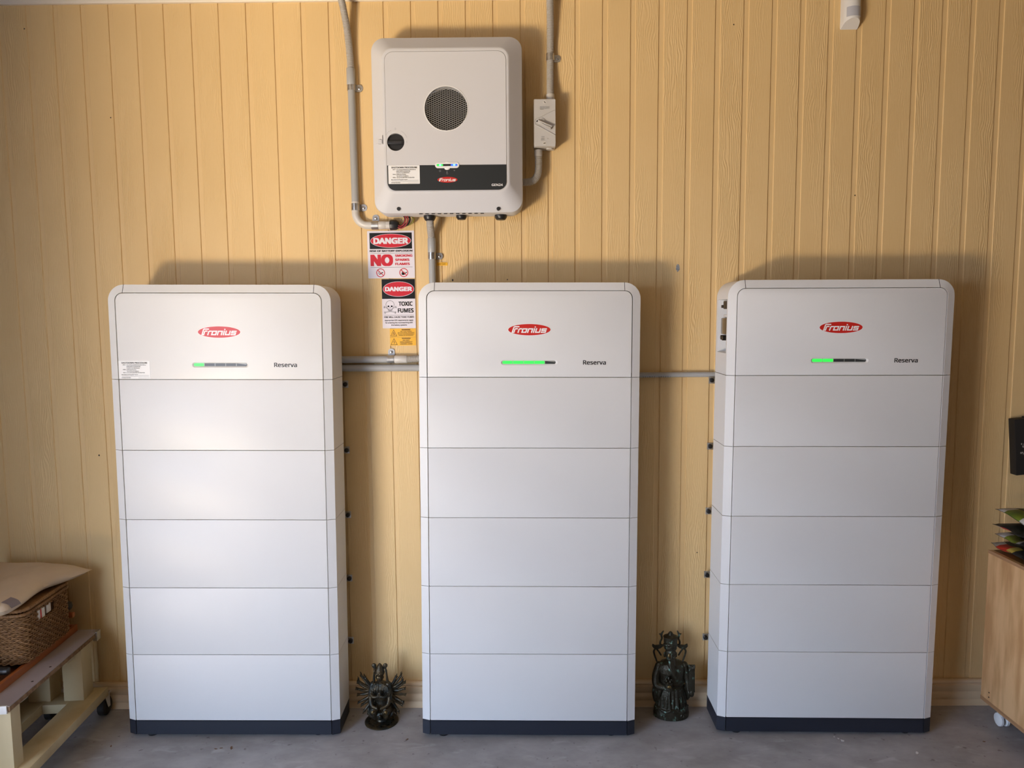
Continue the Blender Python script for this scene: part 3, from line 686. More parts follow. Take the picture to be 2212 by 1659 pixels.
lv = B().box(0, Ln, -.0845, -.0765, -.0062, .0062, .0018, 2, mt).box(.006, Ln, -.0900, -.083, .0008, .0050, .0012, 2, mt).box(.02, Ln-.002, -.0885, -.083, -.0056, -.0012, .0010, 2, mt).obj('lever', M['iso'], isw)
B().box(-.0002, .0035, -.0850, -.0844, -.0035, .0035, mtx=mt).obj('padlock_hole', M['black'], lv)
B().prism(rrect(ip(332, 0)[0], ip(390, 0)[0], ip(0, 385)[1], ip(0, 345)[1], .004, 5), -.0742, -.0734).obj('position_mark', M['iso'], isw)
for sx_, sy_, an in ((275, 152, -.7), (270, 810, .12)):
    x_, z_ = ip(sx_, sy_)
    s = B().tube([(x_, -.0732, z_), (x_, -.0745, z_)], .0068, 20).obj('screw_cap', M['pvcl'], isw)
    B().box(-.0038, .0038, -.0748, -.0744, -.001, .001, mtx=Matrix.Translation((x_, 0, z_)) @ Matrix.Rotation(-an, 4, 'Y')).obj('screw_slot', M['black'], s)
pt = B()
for i in range(4): 
    x_, z_ = ip(197, 216+i*14); pt.text('isolate before removing cover'[:28-(i % 2)*4], x_, z_-.0024, -.0738, h=.0021, w=.034 if i < 3 else .012, bold=.02)
x_, z_ = ip(215, 712); pt.text('32A', x_, z_, -.0738, h=.0032, w=.0125, bold=.03)
for i in range(3): x_, z_ = ip(212, 728+i*14); pt.text('IP66 500V AC', x_, z_-.0016, -.0738, h=.0018, w=.0125, bold=.02)
x_, z_ = ip(310, 745); pt.text('I O', x_, z_, -.0738, h=.003, bold=.03)
pt.obj('cover_printing', M['grey'], isw, smooth=False)
B().tube([(.058, -.036, .008), (.058, -.036, .001)], .0125, 18).obj('blanking_plug', M['pvcl'], isw)

# one-hole pipe saddles
def saddle(label, loc, ang, r, tabdir=1, tab=.026):
    """pipe runs along local z; the tab reaches to +x"""
    t = thing('pipe_saddle', label, 'pipe clip', loc, (0, ang, 0), 'zinc pipe saddles')
    w_ = .0125; b = B(); n = 12; ro, ri = r+.0014, r+.0003
    A = [(ro*math.cos(q), -PO+ro*math.sin(q)) for q in [-PI*1.02 + (PI*1.02)*i/n for i in range(n+1)]]
    I = [(ri*math.cos(q), -PO+ri*math.sin(q)) for q in [-PI*1.02 + (PI*1.02)*i/n for i in range(n+1)]]
    poly = A + [(ro, -.0012)] + [(r+.003, -.0001)] + [(ri, -.0001)] + I[::-1]
    b.loft([[(x, y, z) for x, y in poly] for z in (-w_, w_)])
    b.obj('band', M['zinc'], t)
    e = tab; pl = [(r-.001, -w_), (r+e-.010, -w_)] + [(r+e-.010+.010*math.sin(q), -w_*math.cos(q)) for q in [PI*i/8 for i in range(1, 8)]] + [(r+e-.010, w_), (r-.001, w_)]
    B().prism(pl, -.0022, -.0002).obj('tab', M['zinc'], t)
    sc = B().tube([(r+.013, -.0022, 0), (r+.013, -.0045, 0), (r+.013, -.0058, 0)], [.0056, .0056, .0035], 14).obj('screw', M['steel'], t)
    B().box(r+.0122, r+.0138, -.0061, -.0056, -.002, .002).obj('screw_slot', M['black'], sc)
    return t
saddle('zinc pipe saddle high on the left conduit, level with the inverter top half', (-.5992, WY, 2.3855), 0, .0137)
saddle('zinc pipe saddle on the left conduit just above its bend', (-.5956, WY, 1.9530), 0, .0142)
saddle('zinc pipe saddle with upright tab on the horizontal end beside the black gland', (-.5235, WY, 1.8863), -PI/2, .0150)
saddle('zinc pipe saddle on the short conduit beside the battery explosion sign', (-.3138, WY, 1.7715), 0, .0137)
saddle('zinc pipe saddle with upright tab on the horizontal pipe under the yellow labels', (-.4765, WY, 1.3855), -PI/2, .0137)
saddle('zinc pipe saddle on the corrugated conduit above the isolator switch', (.1313, WY, 2.4842), 0, .0137)

# ------------------------------------------------------------------ signs and labels
def sign(name, label, cat, x, z, w, h, rot=0.0, m='signw', r=.002):
    t = thing(name, label, cat, (x, WY-.0003, z), (0, rot, 0))
    B().prism(rrect(0, w, 0, h, r, 3), -.0012, 0).obj('sheet', M[m], t)
    return t
def oval(t, cx, cz, rx, rz, y):
    B().oval(cx, cz, rx, rz, y).obj('oval_border', M['signw'], t, smooth=False)
    B().oval(cx, cz, rx-.0013, rz-.0013, y-.0003).obj('red_oval', M['signr'], t, smooth=False)
s1 = sign('danger_sign', 'large danger sign reading no smoking, sparks, flames, under the left conduit bend', 'sign', -.5572, 1.6905, .1762, .1765, -.004)
B().prism([(.0085, .1095), (.168, .1095), (.168, .1695), (.0085, .1695)], -.0014, -.0012).obj('black_field', M['signk'], s1, smooth=False)
oval(s1, .0882, .1395, .0765, .0260, -.0017)
B().text('DANGER', .0885, .1280, -.0024, h=.0225, w=.131, bold=.055, align='C').obj('white_lettering', M['signw'], s1, smooth=False)
B().text('RISK OF BATTERY EXPLOSION', .0885, .0985, -.0016, h=.0068, w=.161, bold=.045, align='C').box(.009, .168, -.0016, -.0013, .0925, .0934).box(.009, .168, -.0016, -.0013, .0405, .0414).obj('black_lettering', M['signk'], s1, smooth=False)
B().text('NO', .0100, .0460, -.0016, h=.0425, w=.0850, bold=.06).text('SMOKING', .1030, .0795, -.0016, h=.0088, w=.0655, bold=.045).text('SPARKS', .1030, .0640, -.0016, h=.0088, w=.054, bold=.045).text('FLAMES', .1030, .0487, -.0016, h=.0088, w=.055, bold=.045).obj('red_lettering', M['signr'], s1, smooth=False)
sy = B(); bl = B()
for cx_ in (.0470, .1345):
    sy.ringflat(cx_, .0205, .0138, .0165, -.0018, 32).stroke([(cx_-.0102, .0307), (cx_+.0102, .0103)], .0026, -.0018)
bl.stroke([(.042, .0150), (.056, .0222)], .0034, -.0016).stroke([(.042, .0195), (.0398, .0235), (.0430, .0265)], .0014, -.0016).stroke([(.039, .0165), (.0360, .0200)], .0014, -.0016)
bl.stroke([(.1270, .0130), (.1290, .0215), (.1345, .0160), (.1365, .0225)], .0030, -.0016).stroke([(.1330, .0125), (.1460, .0225)], .0030, -.0016).flat([(.128, .012), (.137, .012), (.135, .019), (.130, .018)], -.0016)
sy.obj('prohibition_ring', M['signr'], s1, smooth=False); bl.obj('smoking_pictogram', M['signk'], s1, smooth=False)
s2 = sign('fumes_sign', 'narrower danger sign with skull reading toxic fumes, below the explosion sign', 'sign', -.5073, 1.5022, .1260, .1852, -.003)
B().prism([(.0002, .1110), (.1258, .1110), (.1258, .1850), (.0002, .1850)], -.0014, -.0012).obj('black_field', M['signk'], s2, smooth=False)
oval(s2, .0635, .1475, .0590, .0285, -.0017)
B().text('DANGER', .0635, .1395, -.0024, h=.0165, w=.103, bold=.055, align='C').obj('white_lettering', M['signw'], s2, smooth=False)
tb = B().text('TOXIC', .0890, .0845, -.0016, h=.0158, w=.0535, bold=.035, align='C').text('FUMES', .0890, .0590, -.0016, h=.0158, w=.0600, bold=.035, align='C')
tb.box(.007, .119, -.0016, -.0013, .0494, .0501).text('FIRE WILL CAUSE TOXIC FUMES', .0635, .0390, -.0016, h=.0062, w=.113, bold=.025, align='C')
for i, st in enumerate(('Appropriate PPE requirements apply', 'for entering the room/working with', 'the battery systems')):
    tb.text(st, .0625, .0275-i*.0090, -.0016, h=.0050, w=(.109, .104, .060)[i], bold=.02, align='C')
tb.obj('black_lettering', M['signk'], s2, smooth=False)
sk = B(); cx_, cz_ = .0300, .0835
sk.stroke([(cx_+.0155*math.cos(q), cz_+.006+.0150*math.sin(q)) for q in [-.35+ (PI+.7)*i/20 for i in range(21)]], .0011, -.0016)
sk.stroke([(cx_+.0148, cz_+.0008), (cx_+.0125, cz_-.0050), (cx_+.0085, cz_-.0075), (cx_+.0078, cz_-.0130), (cx_+.003, cz_-.0160), (cx_-.003, cz_-.0160), (cx_-.0078, cz_-.0130), (cx_-.0085, cz_-.0075), (cx_-.0125, cz_-.0050), (cx_-.0148, cz_+.0008)], .0011, -.0016)
sk.oval(cx_-.0062, cz_-.0005, .0037, .0032, -.0017).oval(cx_+.0062, cz_-.0005, .0037, .0032, -.0017).flat([(cx_-.0022, cz_-.0068), (cx_+.0022, cz_-.0068), (cx_, cz_-.0030)], -.0017)
sk.stroke([(cx_-.0068, cz_-.0105), (cx_-.003, cz_-.0122), (cx_+.003, cz_-.0122), (cx_+.0068, cz_-.0105)], .0013, -.0017)
for s_ in (-1, 1):
    for off in (-.0016, .0016): sk.stroke([(cx_-s_*.020, cz_-.0030+off), (cx_-s_*.008, cz_-.0095+off)], .0008, -.0016).stroke([(cx_-s_*.008, cz_-.0165+off), (cx_+s_*.019, cz_-.0235+off)], .0008, -.0016)
    sk.ringflat(cx_+s_*.0215, cz_-.0015, .0014, .0023, -.0016, 12).ringflat(cx_+s_*.0225, cz_-.0055, .0012, .0021, -.0016, 12).ringflat(cx_+s_*.0205, cz_-.0225, .0014, .0023, -.0016, 12).ringflat(cx_+s_*.0195, cz_-.0262, .0012, .0021, -.0016, 12)
sk.obj('skull_pictogram', M['signk'], s2, smooth=False)
def tri(b, cx_, z0, w, h, y): b.stroke([(cx_-w/2, z0), (cx_+w/2, z0), (cx_, z0+h)], .0015, y, closed=True)
y1 = sign('arc_flash_label', 'upper yellow warning label with triangle, directly below the toxic fumes sign', 'label', -.4806, 1.4690, .0988, .0315, -.002, 'yel', .0008)
b = B(); tri(b, .0145, .0040, .0230, .0225, -.0015); b.stroke([(.0140, .0185), (.0175, .0075)], .0026, -.0015).stroke([(.0112, .0135), (.0120, .0060)], .0014, -.0015)
b.text('WARNING', .0615, .0253, -.0015, h=.0042, w=.0335, bold=.04, align='C').text('ARC FLASH HAZARD', .0615, .0198, -.0015, h=.0031, w=.043, bold=.02, align='C')
for i, (st, ww) in enumerate((('ARC FLASH HAZARD, APPROPRIATE', .064), ('PPE AND TOOLS REQUIRED WHILE', .063), ('WORKING ON THIS EQUIPMENT', .057))): b.text(st, .0615, .0148-i*.0050, -.0015, h=.0028, w=ww, bold=.02, align='C')
b.obj('label_printing', M['yelprint'], y1, smooth=False)
y2 = sign('disconnect_label', 'lower yellow warning label reading do not disconnect under load', 'label', -.4804, 1.4364, .0985, .0318, -.002, 'yel', .0008)
b = B(); tri(b, .0150, .0035, .0240, .0228, -.0015); b.stroke([(.0162, .0185), (.0138, .0135), (.0168, .0130), (.0150, .0065)], .0016, -.0015)
for i, (st, ww, hh) in enumerate((('WARNING', .034, .0044), ('DO NOT', .026, .0041), ('DISCONNECT', .047, .0041), ('UNDER LOAD', .047, .0041))): b.text(st, .0615, .0250-i*.0070, -.0015, h=hh, w=ww, bold=.035, align='C')
b.obj('label_printing', M['yelprint'], y2, smooth=False)
y3 = sign('battery_label', 'tiny yellow label reading battery, right of the short conduit', 'label', -.2967, 1.7366, .0398, .0114, 0, 'yel', .0006)
B().text('BATTERY', .0199, .0038, -.0015, h=.0036, w=.026, bold=.02, align='C', spacing=1.1).obj('label_printing', M['yelprint'], y3, smooth=False)

# ------------------------------------------------------------------ motion sensor
ms = thing('motion_sensor', 'white motion sensor high on the wall at the upper right', 'sensor', (1.221, WY, 2.66))
def prof_s(d=.050): return [(-.031, 0)] + [(-.031*math.cos(q), -.006-(d-.006)*math.sin(q)**.75) for q in [PI*i/16 for i in range(17)]] + [(.031, 0)]
P = prof_s()
def zb(y): return -.083 + .50*max(-y-.004, 0)
B().loft([[(x, y, .11) for x, y in P], [(x, y, -.024) for x, y in P], [(x, y, zb(y)+.004) for x, y in P], [(x*.965, y*.97, zb(y)) for x, y in P]]).obj('housing', M['caster'], ms, angle=.5)
lp = [(-.0318*math.cos(q), -.0072-.0445*math.sin(q)**.75) for q in [PI*(.22+.60*i/12) for i in range(13)]]
B().loft([[(x, y, -.020) for x, y in lp] + [(x, y+.004, -.020) for x, y in lp[::-1]], [(x, y, -.053) for x, y in lp] + [(x, y+.004, -.053) for x, y in lp[::-1]]]).obj('lens', M['lens'], ms)
B().tube([(-.001, -.0525, .006), (-.001, -.0548, .006)], .0012, 8).obj('status_light', M['grey'], ms)

# ------------------------------------------------------------------ trolley bench at the left
BX = Matrix.Translation((-1.626, .17, 0)) @ Matrix.Rotation(.076, 4, 'Z')
def bthing(name, label, cat, lx=0, ly=0, lz=0):
    t = thing(name, label, cat); t.matrix_world = BX @ Matrix.Translation((lx, ly, lz)); return t
tr = bthing('trolley_bench', 'low pale timber trolley bench with grey laminate top at the left wall end', 'bench')
top = B().box(-.385, 0, -.552, 0, .3435, .3465).obj('laminate_top', M['lam'], tr, smooth=False)
B().box(-.383, -.001, -.550, -.001, .3275, .3436).obj('chipboard_core', M['chip'], tr, smooth=False)
for q in ((-.13, -.31), (-.08, -.36), (-.02, -.33)): pass
for lx_, ly_ in ((-.018, -.30), (-.020, -.40)):
    B().tube([(lx_, ly_, .3463), (lx_, ly_, .3469)], .004, 10).obj('screw_hole', M['hole'], top)
B().box(-.385, -.008, -.556, -.550, .3215, .3475, .001).obj('edge_strip', M['caster'], tr)
B().box(-.012, .004, -.030, -.001, .312, .3475, .001).obj('corner_bracket', M['zinc'], tr)
for nm, bx in (('leg', (-.078, -.006, -.128, -.058, .128, .327)), ('leg', (-.098, -.004, -.545, -.497, .128, .327)), ('leg', (-.205, -.125, -.128, -.058, .128, .327)), ('leg', (-.30, -.21, -.545, -.497, .128, .327))):
    B().box(*bx, .003).obj(nm, M['pine'], tr)
B().box(-.058, .034, -.60, -.030, .093, .128, .003).obj('long_rail', M['pine'], tr)
B().box(-.235, -.145, -.60, -.030, .093, .128, .003).obj('long_rail', M['pine'], tr)
B().box(-.145, -.058, -.150, -.060, .093, .128, .003).obj('cross_rail', M['pine'], tr)
B().box(-.145, -.058, -.59, -.50, .093, .128, .003).obj('cross_rail', M['pine'], tr)
B().box(-.30, -.034, -.165, -.128, .290, .3275, .002).obj('top_bearer', M['pine'], tr)
B().box(-.37, -.030, -.497, -.455, .286, .3275, .002).obj('top_bearer', M['chip'], tr)
for cx_, cy_ in ((.000, -.005), (.000, -.56), (-.19, -.02), (-.19, -.56)):
    c = B().box(cx_-.022, cx_+.022, cy_-.028, cy_+.014, .086, .0935).loft([[(cx_+s_, cy_-.022, .088), (cx_+s_, cy_+.014, .088), (cx_+s_, cy_+.014, .032), (cx_+s_, cy_-.002, .032)] for s_ in (-.0185, -.0165)]).loft([[(cx_+s_, cy_-.022, .088), (cx_+s_, cy_+.014, .088), (cx_+s_, cy_+.014, .032), (cx_+s_, cy_-.002, .032)] for s_ in (.0165, .0185)]).obj('caster_fork', M['steel'], tr)
    B().tube([(cx_-.0145, cy_+.006, .036), (cx_-.011, cy_+.006, .036), (cx_+.011, cy_+.006, .036), (cx_+.0145, cy_+.006, .036)], [.030, .0355, .0355, .030], 22).obj('wheel', M['rubber'], c)

ty = bthing('timber_tray', 'orange timber tray with raised rim lying on the bench top', 'tray')
B().box(-.36, -.088, -.49, -.020, .3466, .356).obj('tray_base', M['orangedark'], ty, smooth=False)
for bx in ((-.092, -.078, -.50, -.006), (-.374, -.360, -.50, -.006)): B().box(*bx, .3466, .3735, .002).obj('rim_rail', M['orange'], ty)
for bx in ((-.360, -.092, -.50, -.486), (-.360, -.092, -.020, -.006)): B().box(*bx, .3466, .3735, .002).obj('rim_rail', M['orange'], ty)
B().box(-.118, -.100, -.048, -.026, .356, .418, .002).obj('upright_post', M['orange'], ty)
B().box(-.355, -.337, -.048, -.026, .356, .418, .002).obj('upright_post', M['orange'], ty)
B().box(-.37, -.072, -.046, -.028, .414, .432, .003).obj('cross_bar', M['orange'], ty)
kn = bthing('round_knob', 'black round knob showing behind the basket on the tray bar', 'knob', -.100, -.036, .432)
B().lathe([(.006, 0), (.006, .006), (.018, .012), (.023, .024), (.020, .036), (.008, .043)], 18).obj('knob_head', M['black'], kn)

# woven basket: corded strands laid in rows round a rounded box
bk = bthing('woven_basket', 'brown woven seagrass basket with lid on the bench tray', 'basket')
X0, X1, Y0, Y1 = -.372, -.072, -.338, -.062
def loop(x0, x1, y0, y1, r, n): 
    c = rrect(x0, x1, y0, y1, r, 5); c = c + [c[0]]; L = [0]
    for a, d_ in zip(c, c[1:]): L.append(L[-1]+math.hypot(d_[0]-a[0], d_[1]-a[1]))
    out = []; i = 0
    for k_ in range(n):
        s = L[-1]*k_/n
        while L[i+1] < s: i += 1
        t = (s-L[i])/(L[i+1]-L[i]); a, d_ = c[i], c[i+1]; p = Vector((a[0]+(d_[0]-a[0])*t, a[1]+(d_[1]-a[1])*t)); tg = Vector((d_[0]-a[0], d_[1]-a[1])).normalized(); out.append((p, Vector((tg.y, -tg.x))))
    return out, L[-1]
lp, Lt = loop(X0, X1, Y0, Y1, .028, 240)
inn_ = [p-n_*.006 for p, n_ in lp]
B().loft([[(p.x, p.y, z) for p in inn_] for z in (.375, .545)], True, False).obj('inner_lining', M['basketin'], bk)
wv = B(); rows = 19; hole_z = (.496, .532)
for r_ in range(rows):
    z = .3810 + r_*.0086
    for strand in (0, 1):
        pts = []
        segs = []
        for i in range(241):
            p, n_ = lp[i % 240]; wob = math.sin(2*PI*i/240*46 + PI*(r_ % 2) + PI*strand)
            q = Vector((p.x+n_.x*(.0012+.0038*wob), p.y+n_.y*(.0012+.0038*wob), z + (.0021 if strand else -.0018) + .0010*math.sin(i*.9+r_*2.1)+.0006*math.sin(i*.31+r_)))
            inhole = hole_z[0] < z < hole_z[1] and p.x > X1-.01 and -.262 < p.y < -.168
            if inhole:
                if len(segs) > 1: wv.tube(segs, .00215, 5)
                segs = []
            else: segs.append(q)
        if len(segs) > 1: wv.tube(segs, .00215, 5)
tag(wv.obj('woven_wall', M['basket'], bk, angle=1.2), kind='stuff')
def rope(z, r, out, amp=.0011, tw_=120):
    pts = []; rr = []
    for i in range(481):
        p, n_ = lp[(i//2) % 240]
        if i % 2: p2, n2 = lp[(i//2+1) % 240]; p = (p+p2)/2; n_ = (n_+n2)/2
        pts.append((p.x+n_.x*out, p.y+n_.y*out, z)); rr.append(r+amp*math.sin(2*PI*i/480*tw_*1.0))
    return B().tube(pts, rr, 8)
rope(.5475, .0065, .003).obj('rim_rope', M['basket'], bk, angle=1.2)
ld = rope(.5640, .0068, .004).obj('lid', M['basket'], bk, angle=1.2)
lidp = B().loft([[(p.x, p.y, z) for p, n_ in lp] for z in (.562, .5665)]); lidp.obj('lid_top', M['basket'], ld)
pk = bthing('folded_packet', 'white packet with dark red stripe seen through the basket handle hole', 'packet')
B().box(-.0790, -.0745, -.255, -.212, .494, .532, .0015).box(-.0790, -.0750, -.200, -.174, .498, .530, .0015).obj('white_cover', M['lwhite'], pk)
B().box(-.0748, -.0742, -.240, -.232, .495, .531).obj('red_stripe', M['signr'], pk)

# plastic-wrapped parcel on the basket
pa = bthing('wrapped_parcel', 'flat parcel in creased translucent wrapping lying on the basket lid', 'parcel')
nb = B(); nx_, ny_ = 40, 44; gridt = []; gridb = []
def ns(x, y): return .5*math.sin(x*23+1.3*math.sin(y*17))+.3*math.sin(y*31+x*11)+.2*math.sin(x*57-y*43)
for i in range(nx_+1):
    u_ = i/nx_; rt = []; rb = []
    for j in range(ny_+1):
        v_ = j/ny_
        xr = -.078 + (.070*(v_-.0)**3.0) + .006*math.sin(v_*9)          # right edge flares to a tip at the back
        xl = -.385; x = xl + (xr-xl)*u_; y = -.44 + .425*v_ + .02*u_*(1-v_)
        e = min(1, (1-u_)/.16); edge = math.sqrt(max(0, 1-(1-e)**2)); e2 = min(1, min(v_, 1-v_)/.10); edge *= math.sqrt(max(0, 1-(1-e2)**2))
        tip = .55 if (v_ > .86 and u_ > .8) else 1
        th_ = (.046 + .020*v_*(1-u_) + .005*ns(x*1.3, y*1.2)) * (1-.35*max(0, v_-.7)/.3*max(0, u_-.55)/.45)
        zc_ = .5985 + .013*v_*(1-u_*.75) + .004*ns(x, y*.6) - .010*max(0, u_-.85)/.15*v_
        rt.append((x, y, zc_+th_*.5*edge)); rb.append((x, y, max(.5735, zc_-th_*.5*edge)))
    gridt.append(rt); gridb.append(rb)
T = [[nb.bm.verts.new(p) for p in r_] for r_ in gridt]; Bo = [[nb.bm.verts.new(p) for p in r_] for r_ in gridb]
for i in range(nx_):
    for j in range(ny_):
        nb.face((T[i][j], T[i+1][j], T[i+1][j+1], T[i][j+1])); nb.face((Bo[i][j], Bo[i][j+1], Bo[i+1][j+1], Bo[i+1][j]))
for i in range(nx_): nb.face((T[i][0], Bo[i][0], Bo[i+1][0], T[i+1][0])); nb.face((T[i][ny_], T[i+1][ny_], Bo[i+1][ny_], Bo[i][ny_]))
for j in range(ny_): nb.face((T[0][j], T[0][j+1], Bo[0][j+1], Bo[0][j])); nb.face((T[nx_][j], Bo[nx_][j], Bo[nx_][j+1], T[nx_][j+1]))
bmesh.ops.remove_doubles(nb.bm, verts=list(nb.bm.verts), dist=.00005)
nb.obj('wrapping', M['wrap'], pa, angle=1.2)
lb = B()
def surf(i, j, d_=.0012): a = gridt[i][j]; return (a[0]+d_, a[1], a[2]+d_)
ll = [[surf(i, j) for j in range(3, 9)] for i in range(36, 41)]
LV = [[lb.bm.verts.new(p) for p in r_] for r_ in ll]
for i in range(len(LV)-1):
    for j in range(len(LV[0])-1): lb.face((LV[i][j], LV[i+1][j], LV[i+1][j+1], LV[i][j+1]))
lb.obj('printed_patch', M['wraplab'], pa)
hd = bthing('tool_handle', 'black plastic handle lying on the tray in front of the basket', 'handle', -.10, -.40, .3745)
B().tube(catmull([(-.25, .0, .012), (-.18, .002, .0125), (-.1, .0, .0135), (-.02, .0, .0125), (.01, .0, .0115)], 6), [.011]*5+[.012]*8+[.0135]*9+[.012]*2+[.006], 14).obj('grip', M['black'], hd)
B().tube([(-.085, 0, .0135), (-.070, 0, .0135)], .0140, 14).obj('grip_ring', M['steel'], hd)

# ------------------------------------------------------------------ cabinet on casters at the right
cb = thing('plywood_cabinet', 'pale plywood cabinet on white casters at the right edge', 'cabinet', (1.757, .112, 0))
cx1, cyf, zb0, zt0 = .50, -.62, .083, .663
B().box(0, .016, cyf, 0, zb0+.014, zt0, .0008).obj('side_panel', M['ply'], cb)
B().box(cx1-.016, cx1, cyf, 0, zb0+.014, zt0, .0008).obj('side_panel', M['ply'], cb)
B().box(-.001, cx1, cyf, .001, zb0, zb0+.0145, .0006).obj('bottom_panel', M['plyedge'], cb)
B().box(.016, cx1-.016, cyf, 0, zt0-.017, zt0-.001).obj('top_panel', M['cabtop'], cb)
B().box(-.0008, .0, cyf, .0, zt0-.012, zt0).obj('edge_strip', M['plyedge'], cb)
B().box(.016, cx1-.016, -.014, -.002, zb0+.014, zt0-.017).obj('back_panel', M['ply'], cb)
B().box(.018, cx1-.018, cyf-.016, cyf, zb0+.016, zt0-.004, .001).obj('door', M['ply'], cb)
for q in ((-.012, .1), (-.012, .118)): B().tube([(-.0006, -.045, q[1]+.012), (.001, -.045, q[1]+.012)], .0028, 10).obj('nail_hole', M['hole'], cb)
for cx_, cy_ in ((.055, -.045), (cx1-.06, -.045), (.055, cyf+.06), (cx1-.06, cyf+.06)):
    c = B().box(cx_-.018, cx_+.018, cy_-.020, cy_+.018, .078, .083).loft([[(cx_+dx*k_, cy_+dy*k_, z) for dx, dy in ((-.013, -.015), (.013, -.015), (.013, .013), (-.013, .013))] for z, k_ in ((.030, .4), (.046, 1), (.079, 1))]).obj('caster_fork', M['caster'], cb)
    for s_ in (-1, 1): B().tube([(cx_+s_*.0055, cy_+.002, .0235), (cx_+s_*.0075, cy_+.002, .0235), (cx_+s_*.0150, cy_+.002, .0235), (cx_+s_*.0175, cy_+.002, .0235)], [.020, .0235, .0235, .019], 24).obj('wheel', M['caster'], c)

# product bags stacked on the cabinet
def bag(label, x0, x1, y0, y1, z0, z1, seed, mats, fn, tilt, droop=0.0):
    rnd = random.Random(seed); n = 26; b = B(); top_, bot_ = [], []
    ph = [rnd.uniform(0, 6) for _ in range(4)]
    for i in range(n+1):
        u_ = i/n; a, c = [], []
        for j in range(n+1):
            v_ = j/n
            prof_ = (max(0, math.sin(PI*u_))**.36)*(max(0, math.sin(PI*v_))**.30)
            x = x0+(x1-x0)*u_ + .004*math.sin(v_*14+ph[0])*(1-u_); y = y0+(y1-y0)*v_ + .004*math.sin(u_*12+ph[1])
            zc_ = (z0+z1)/2 + tilt*(1-u_)**3 + .003*math.sin(v_*9+ph[2]) - droop*(1-v_)**2.3
            h_ = (z1-z0)/2*prof_*(1+.06*math.sin(u_*15+ph[3])*math.sin(v_*13))
            a.append((x, y, zc_+h_+.0006)); c.append((x, y, zc_-h_-.0006))
        top_.append(a); bot_.append(c)
    TV = [[b.bm.verts.new(p) for p in r_] for r_ in top_]; BV = [[b.bm.verts.new(p) for p in r_] for r_ in bot_]
    for i in range(n):
        for j in range(n):
            b.mi = fn((i+.5)/n, (j+.5)/n, 1); b.face((TV[i][j], TV[i+1][j], TV[i+1][j+1], TV[i][j+1]))
            b.mi = fn((i+.5)/n, (j+.5)/n, 0); b.face((BV[i][j], BV[i][j+1], BV[i+1][j+1], BV[i+1][j]))
    b.mi = 0
    for i in range(n): b.face((TV[i][0], BV[i][0], BV[i+1][0], TV[i+1][0])); b.face((TV[i][n], TV[i+1][n], BV[i+1][n], BV[i][n]))
    for j in range(n): b.face((TV[0][j], TV[0][j+1], BV[0][j+1], BV[0][j])); b.face((TV[n][j], BV[n][j], BV[n][j+1], TV[n][j+1]))
    t = thing('product_bag', label, 'bag', ((x0+x1)/2, (y0+y1)/2, z0), group='bags stacked on the cabinet')
    bmesh.ops.translate(b.bm, verts=list(b.bm.verts), vec=-t.location)
    b.obj('bag_film', [M[m] for m in ('bagk', 'bagg', 'bagw', 'bagr', 'bago', 'bagy')], t, angle=1.2)
    return t
def f1(u, v, top):                                                   # lowest: white, red, yellow edge
    if u < .10: return 2 if v > .80 else (3 if v > .52 else (5 if v > .30 else 0))
    return 0
def f2(u, v, top):
    if u < .13 and top: return 2 if v > .70 else (1 if v > .30 else (2 if v > .22 else 0))
    return 1 if (u > .3 and v > .5) else 0
def f3(u, v, top):
    if u < .15 and not top: return 2 if v > .72 else (3 if v > .42 else 0)
    return 0
def f4(u, v, top):
    if u < .15: return 2 if v > .86 else (1 if v > .56 else (2 if v > .50 else (0 if v > .42 else 2)))
    if u < .20: return 0
    if u < .34: return 1 if .55 < v < .95 else (2 if .42 < v < .52 else 0)
    if u < .5: return 4 if v > .45 else 0
    return 1 if v > .6 else (2 if v > .5 else 0)
xq, yq = 1.770, .120
bag('lowest bag of the stack, black with a white, red and yellow edge', xq-.006, xq+.38, yq-.175, yq, .6640, .696, 1, 0, f1, .006)
bag('second bag from the bottom, black with grey-white and green edge', xq+.008, xq+.38, yq-.170, yq, .7010, .731, 2, 0, f2, .006)
bag('third bag from the bottom, black with a white and red corner', xq+.000, xq+.38, yq-.165, yq, .7350, .772, 3, 0, f3, .008)
bag('topmost bag, draped over the stack, black with green, white and orange print', xq+.012, xq+.38, yq-.30, yq+.004, .7880, .830, 4, 0, f4, .008, .115)

# black case hung beside the cabinet
kc = thing('hanging_case', 'black flat case hanging tilted on the wall at the right edge', 'case', (2.008, WY-.002, 1.045), (0, math.radians(-5.0), 0))
B().box(-.122, .122, -.040, -.004, -.108, .108, .003).obj('case_body', M['case'], kc)
B().box(-.075, .122, -.043, -.010, .1075, .113, .002).obj('case_lip', M['case'], kc)
B().box(-.02, .02, -.008, .0, .05, .09, .001).obj('hanger_plate', M['case'], kc)
b = B(); rr_ = random.Random(5)
for i in range(9):
    x_ = -.098+rr_.uniform(-.006, .010); z_ = -.012+rr_.uniform(-.020, .026); b.oval(x_, z_, rr_.uniform(.0012, .0035), rr_.uniform(.0015, .0045), -.0404, 7)
b.obj('scuff_mark', M['scuff'], kc, smooth=False)

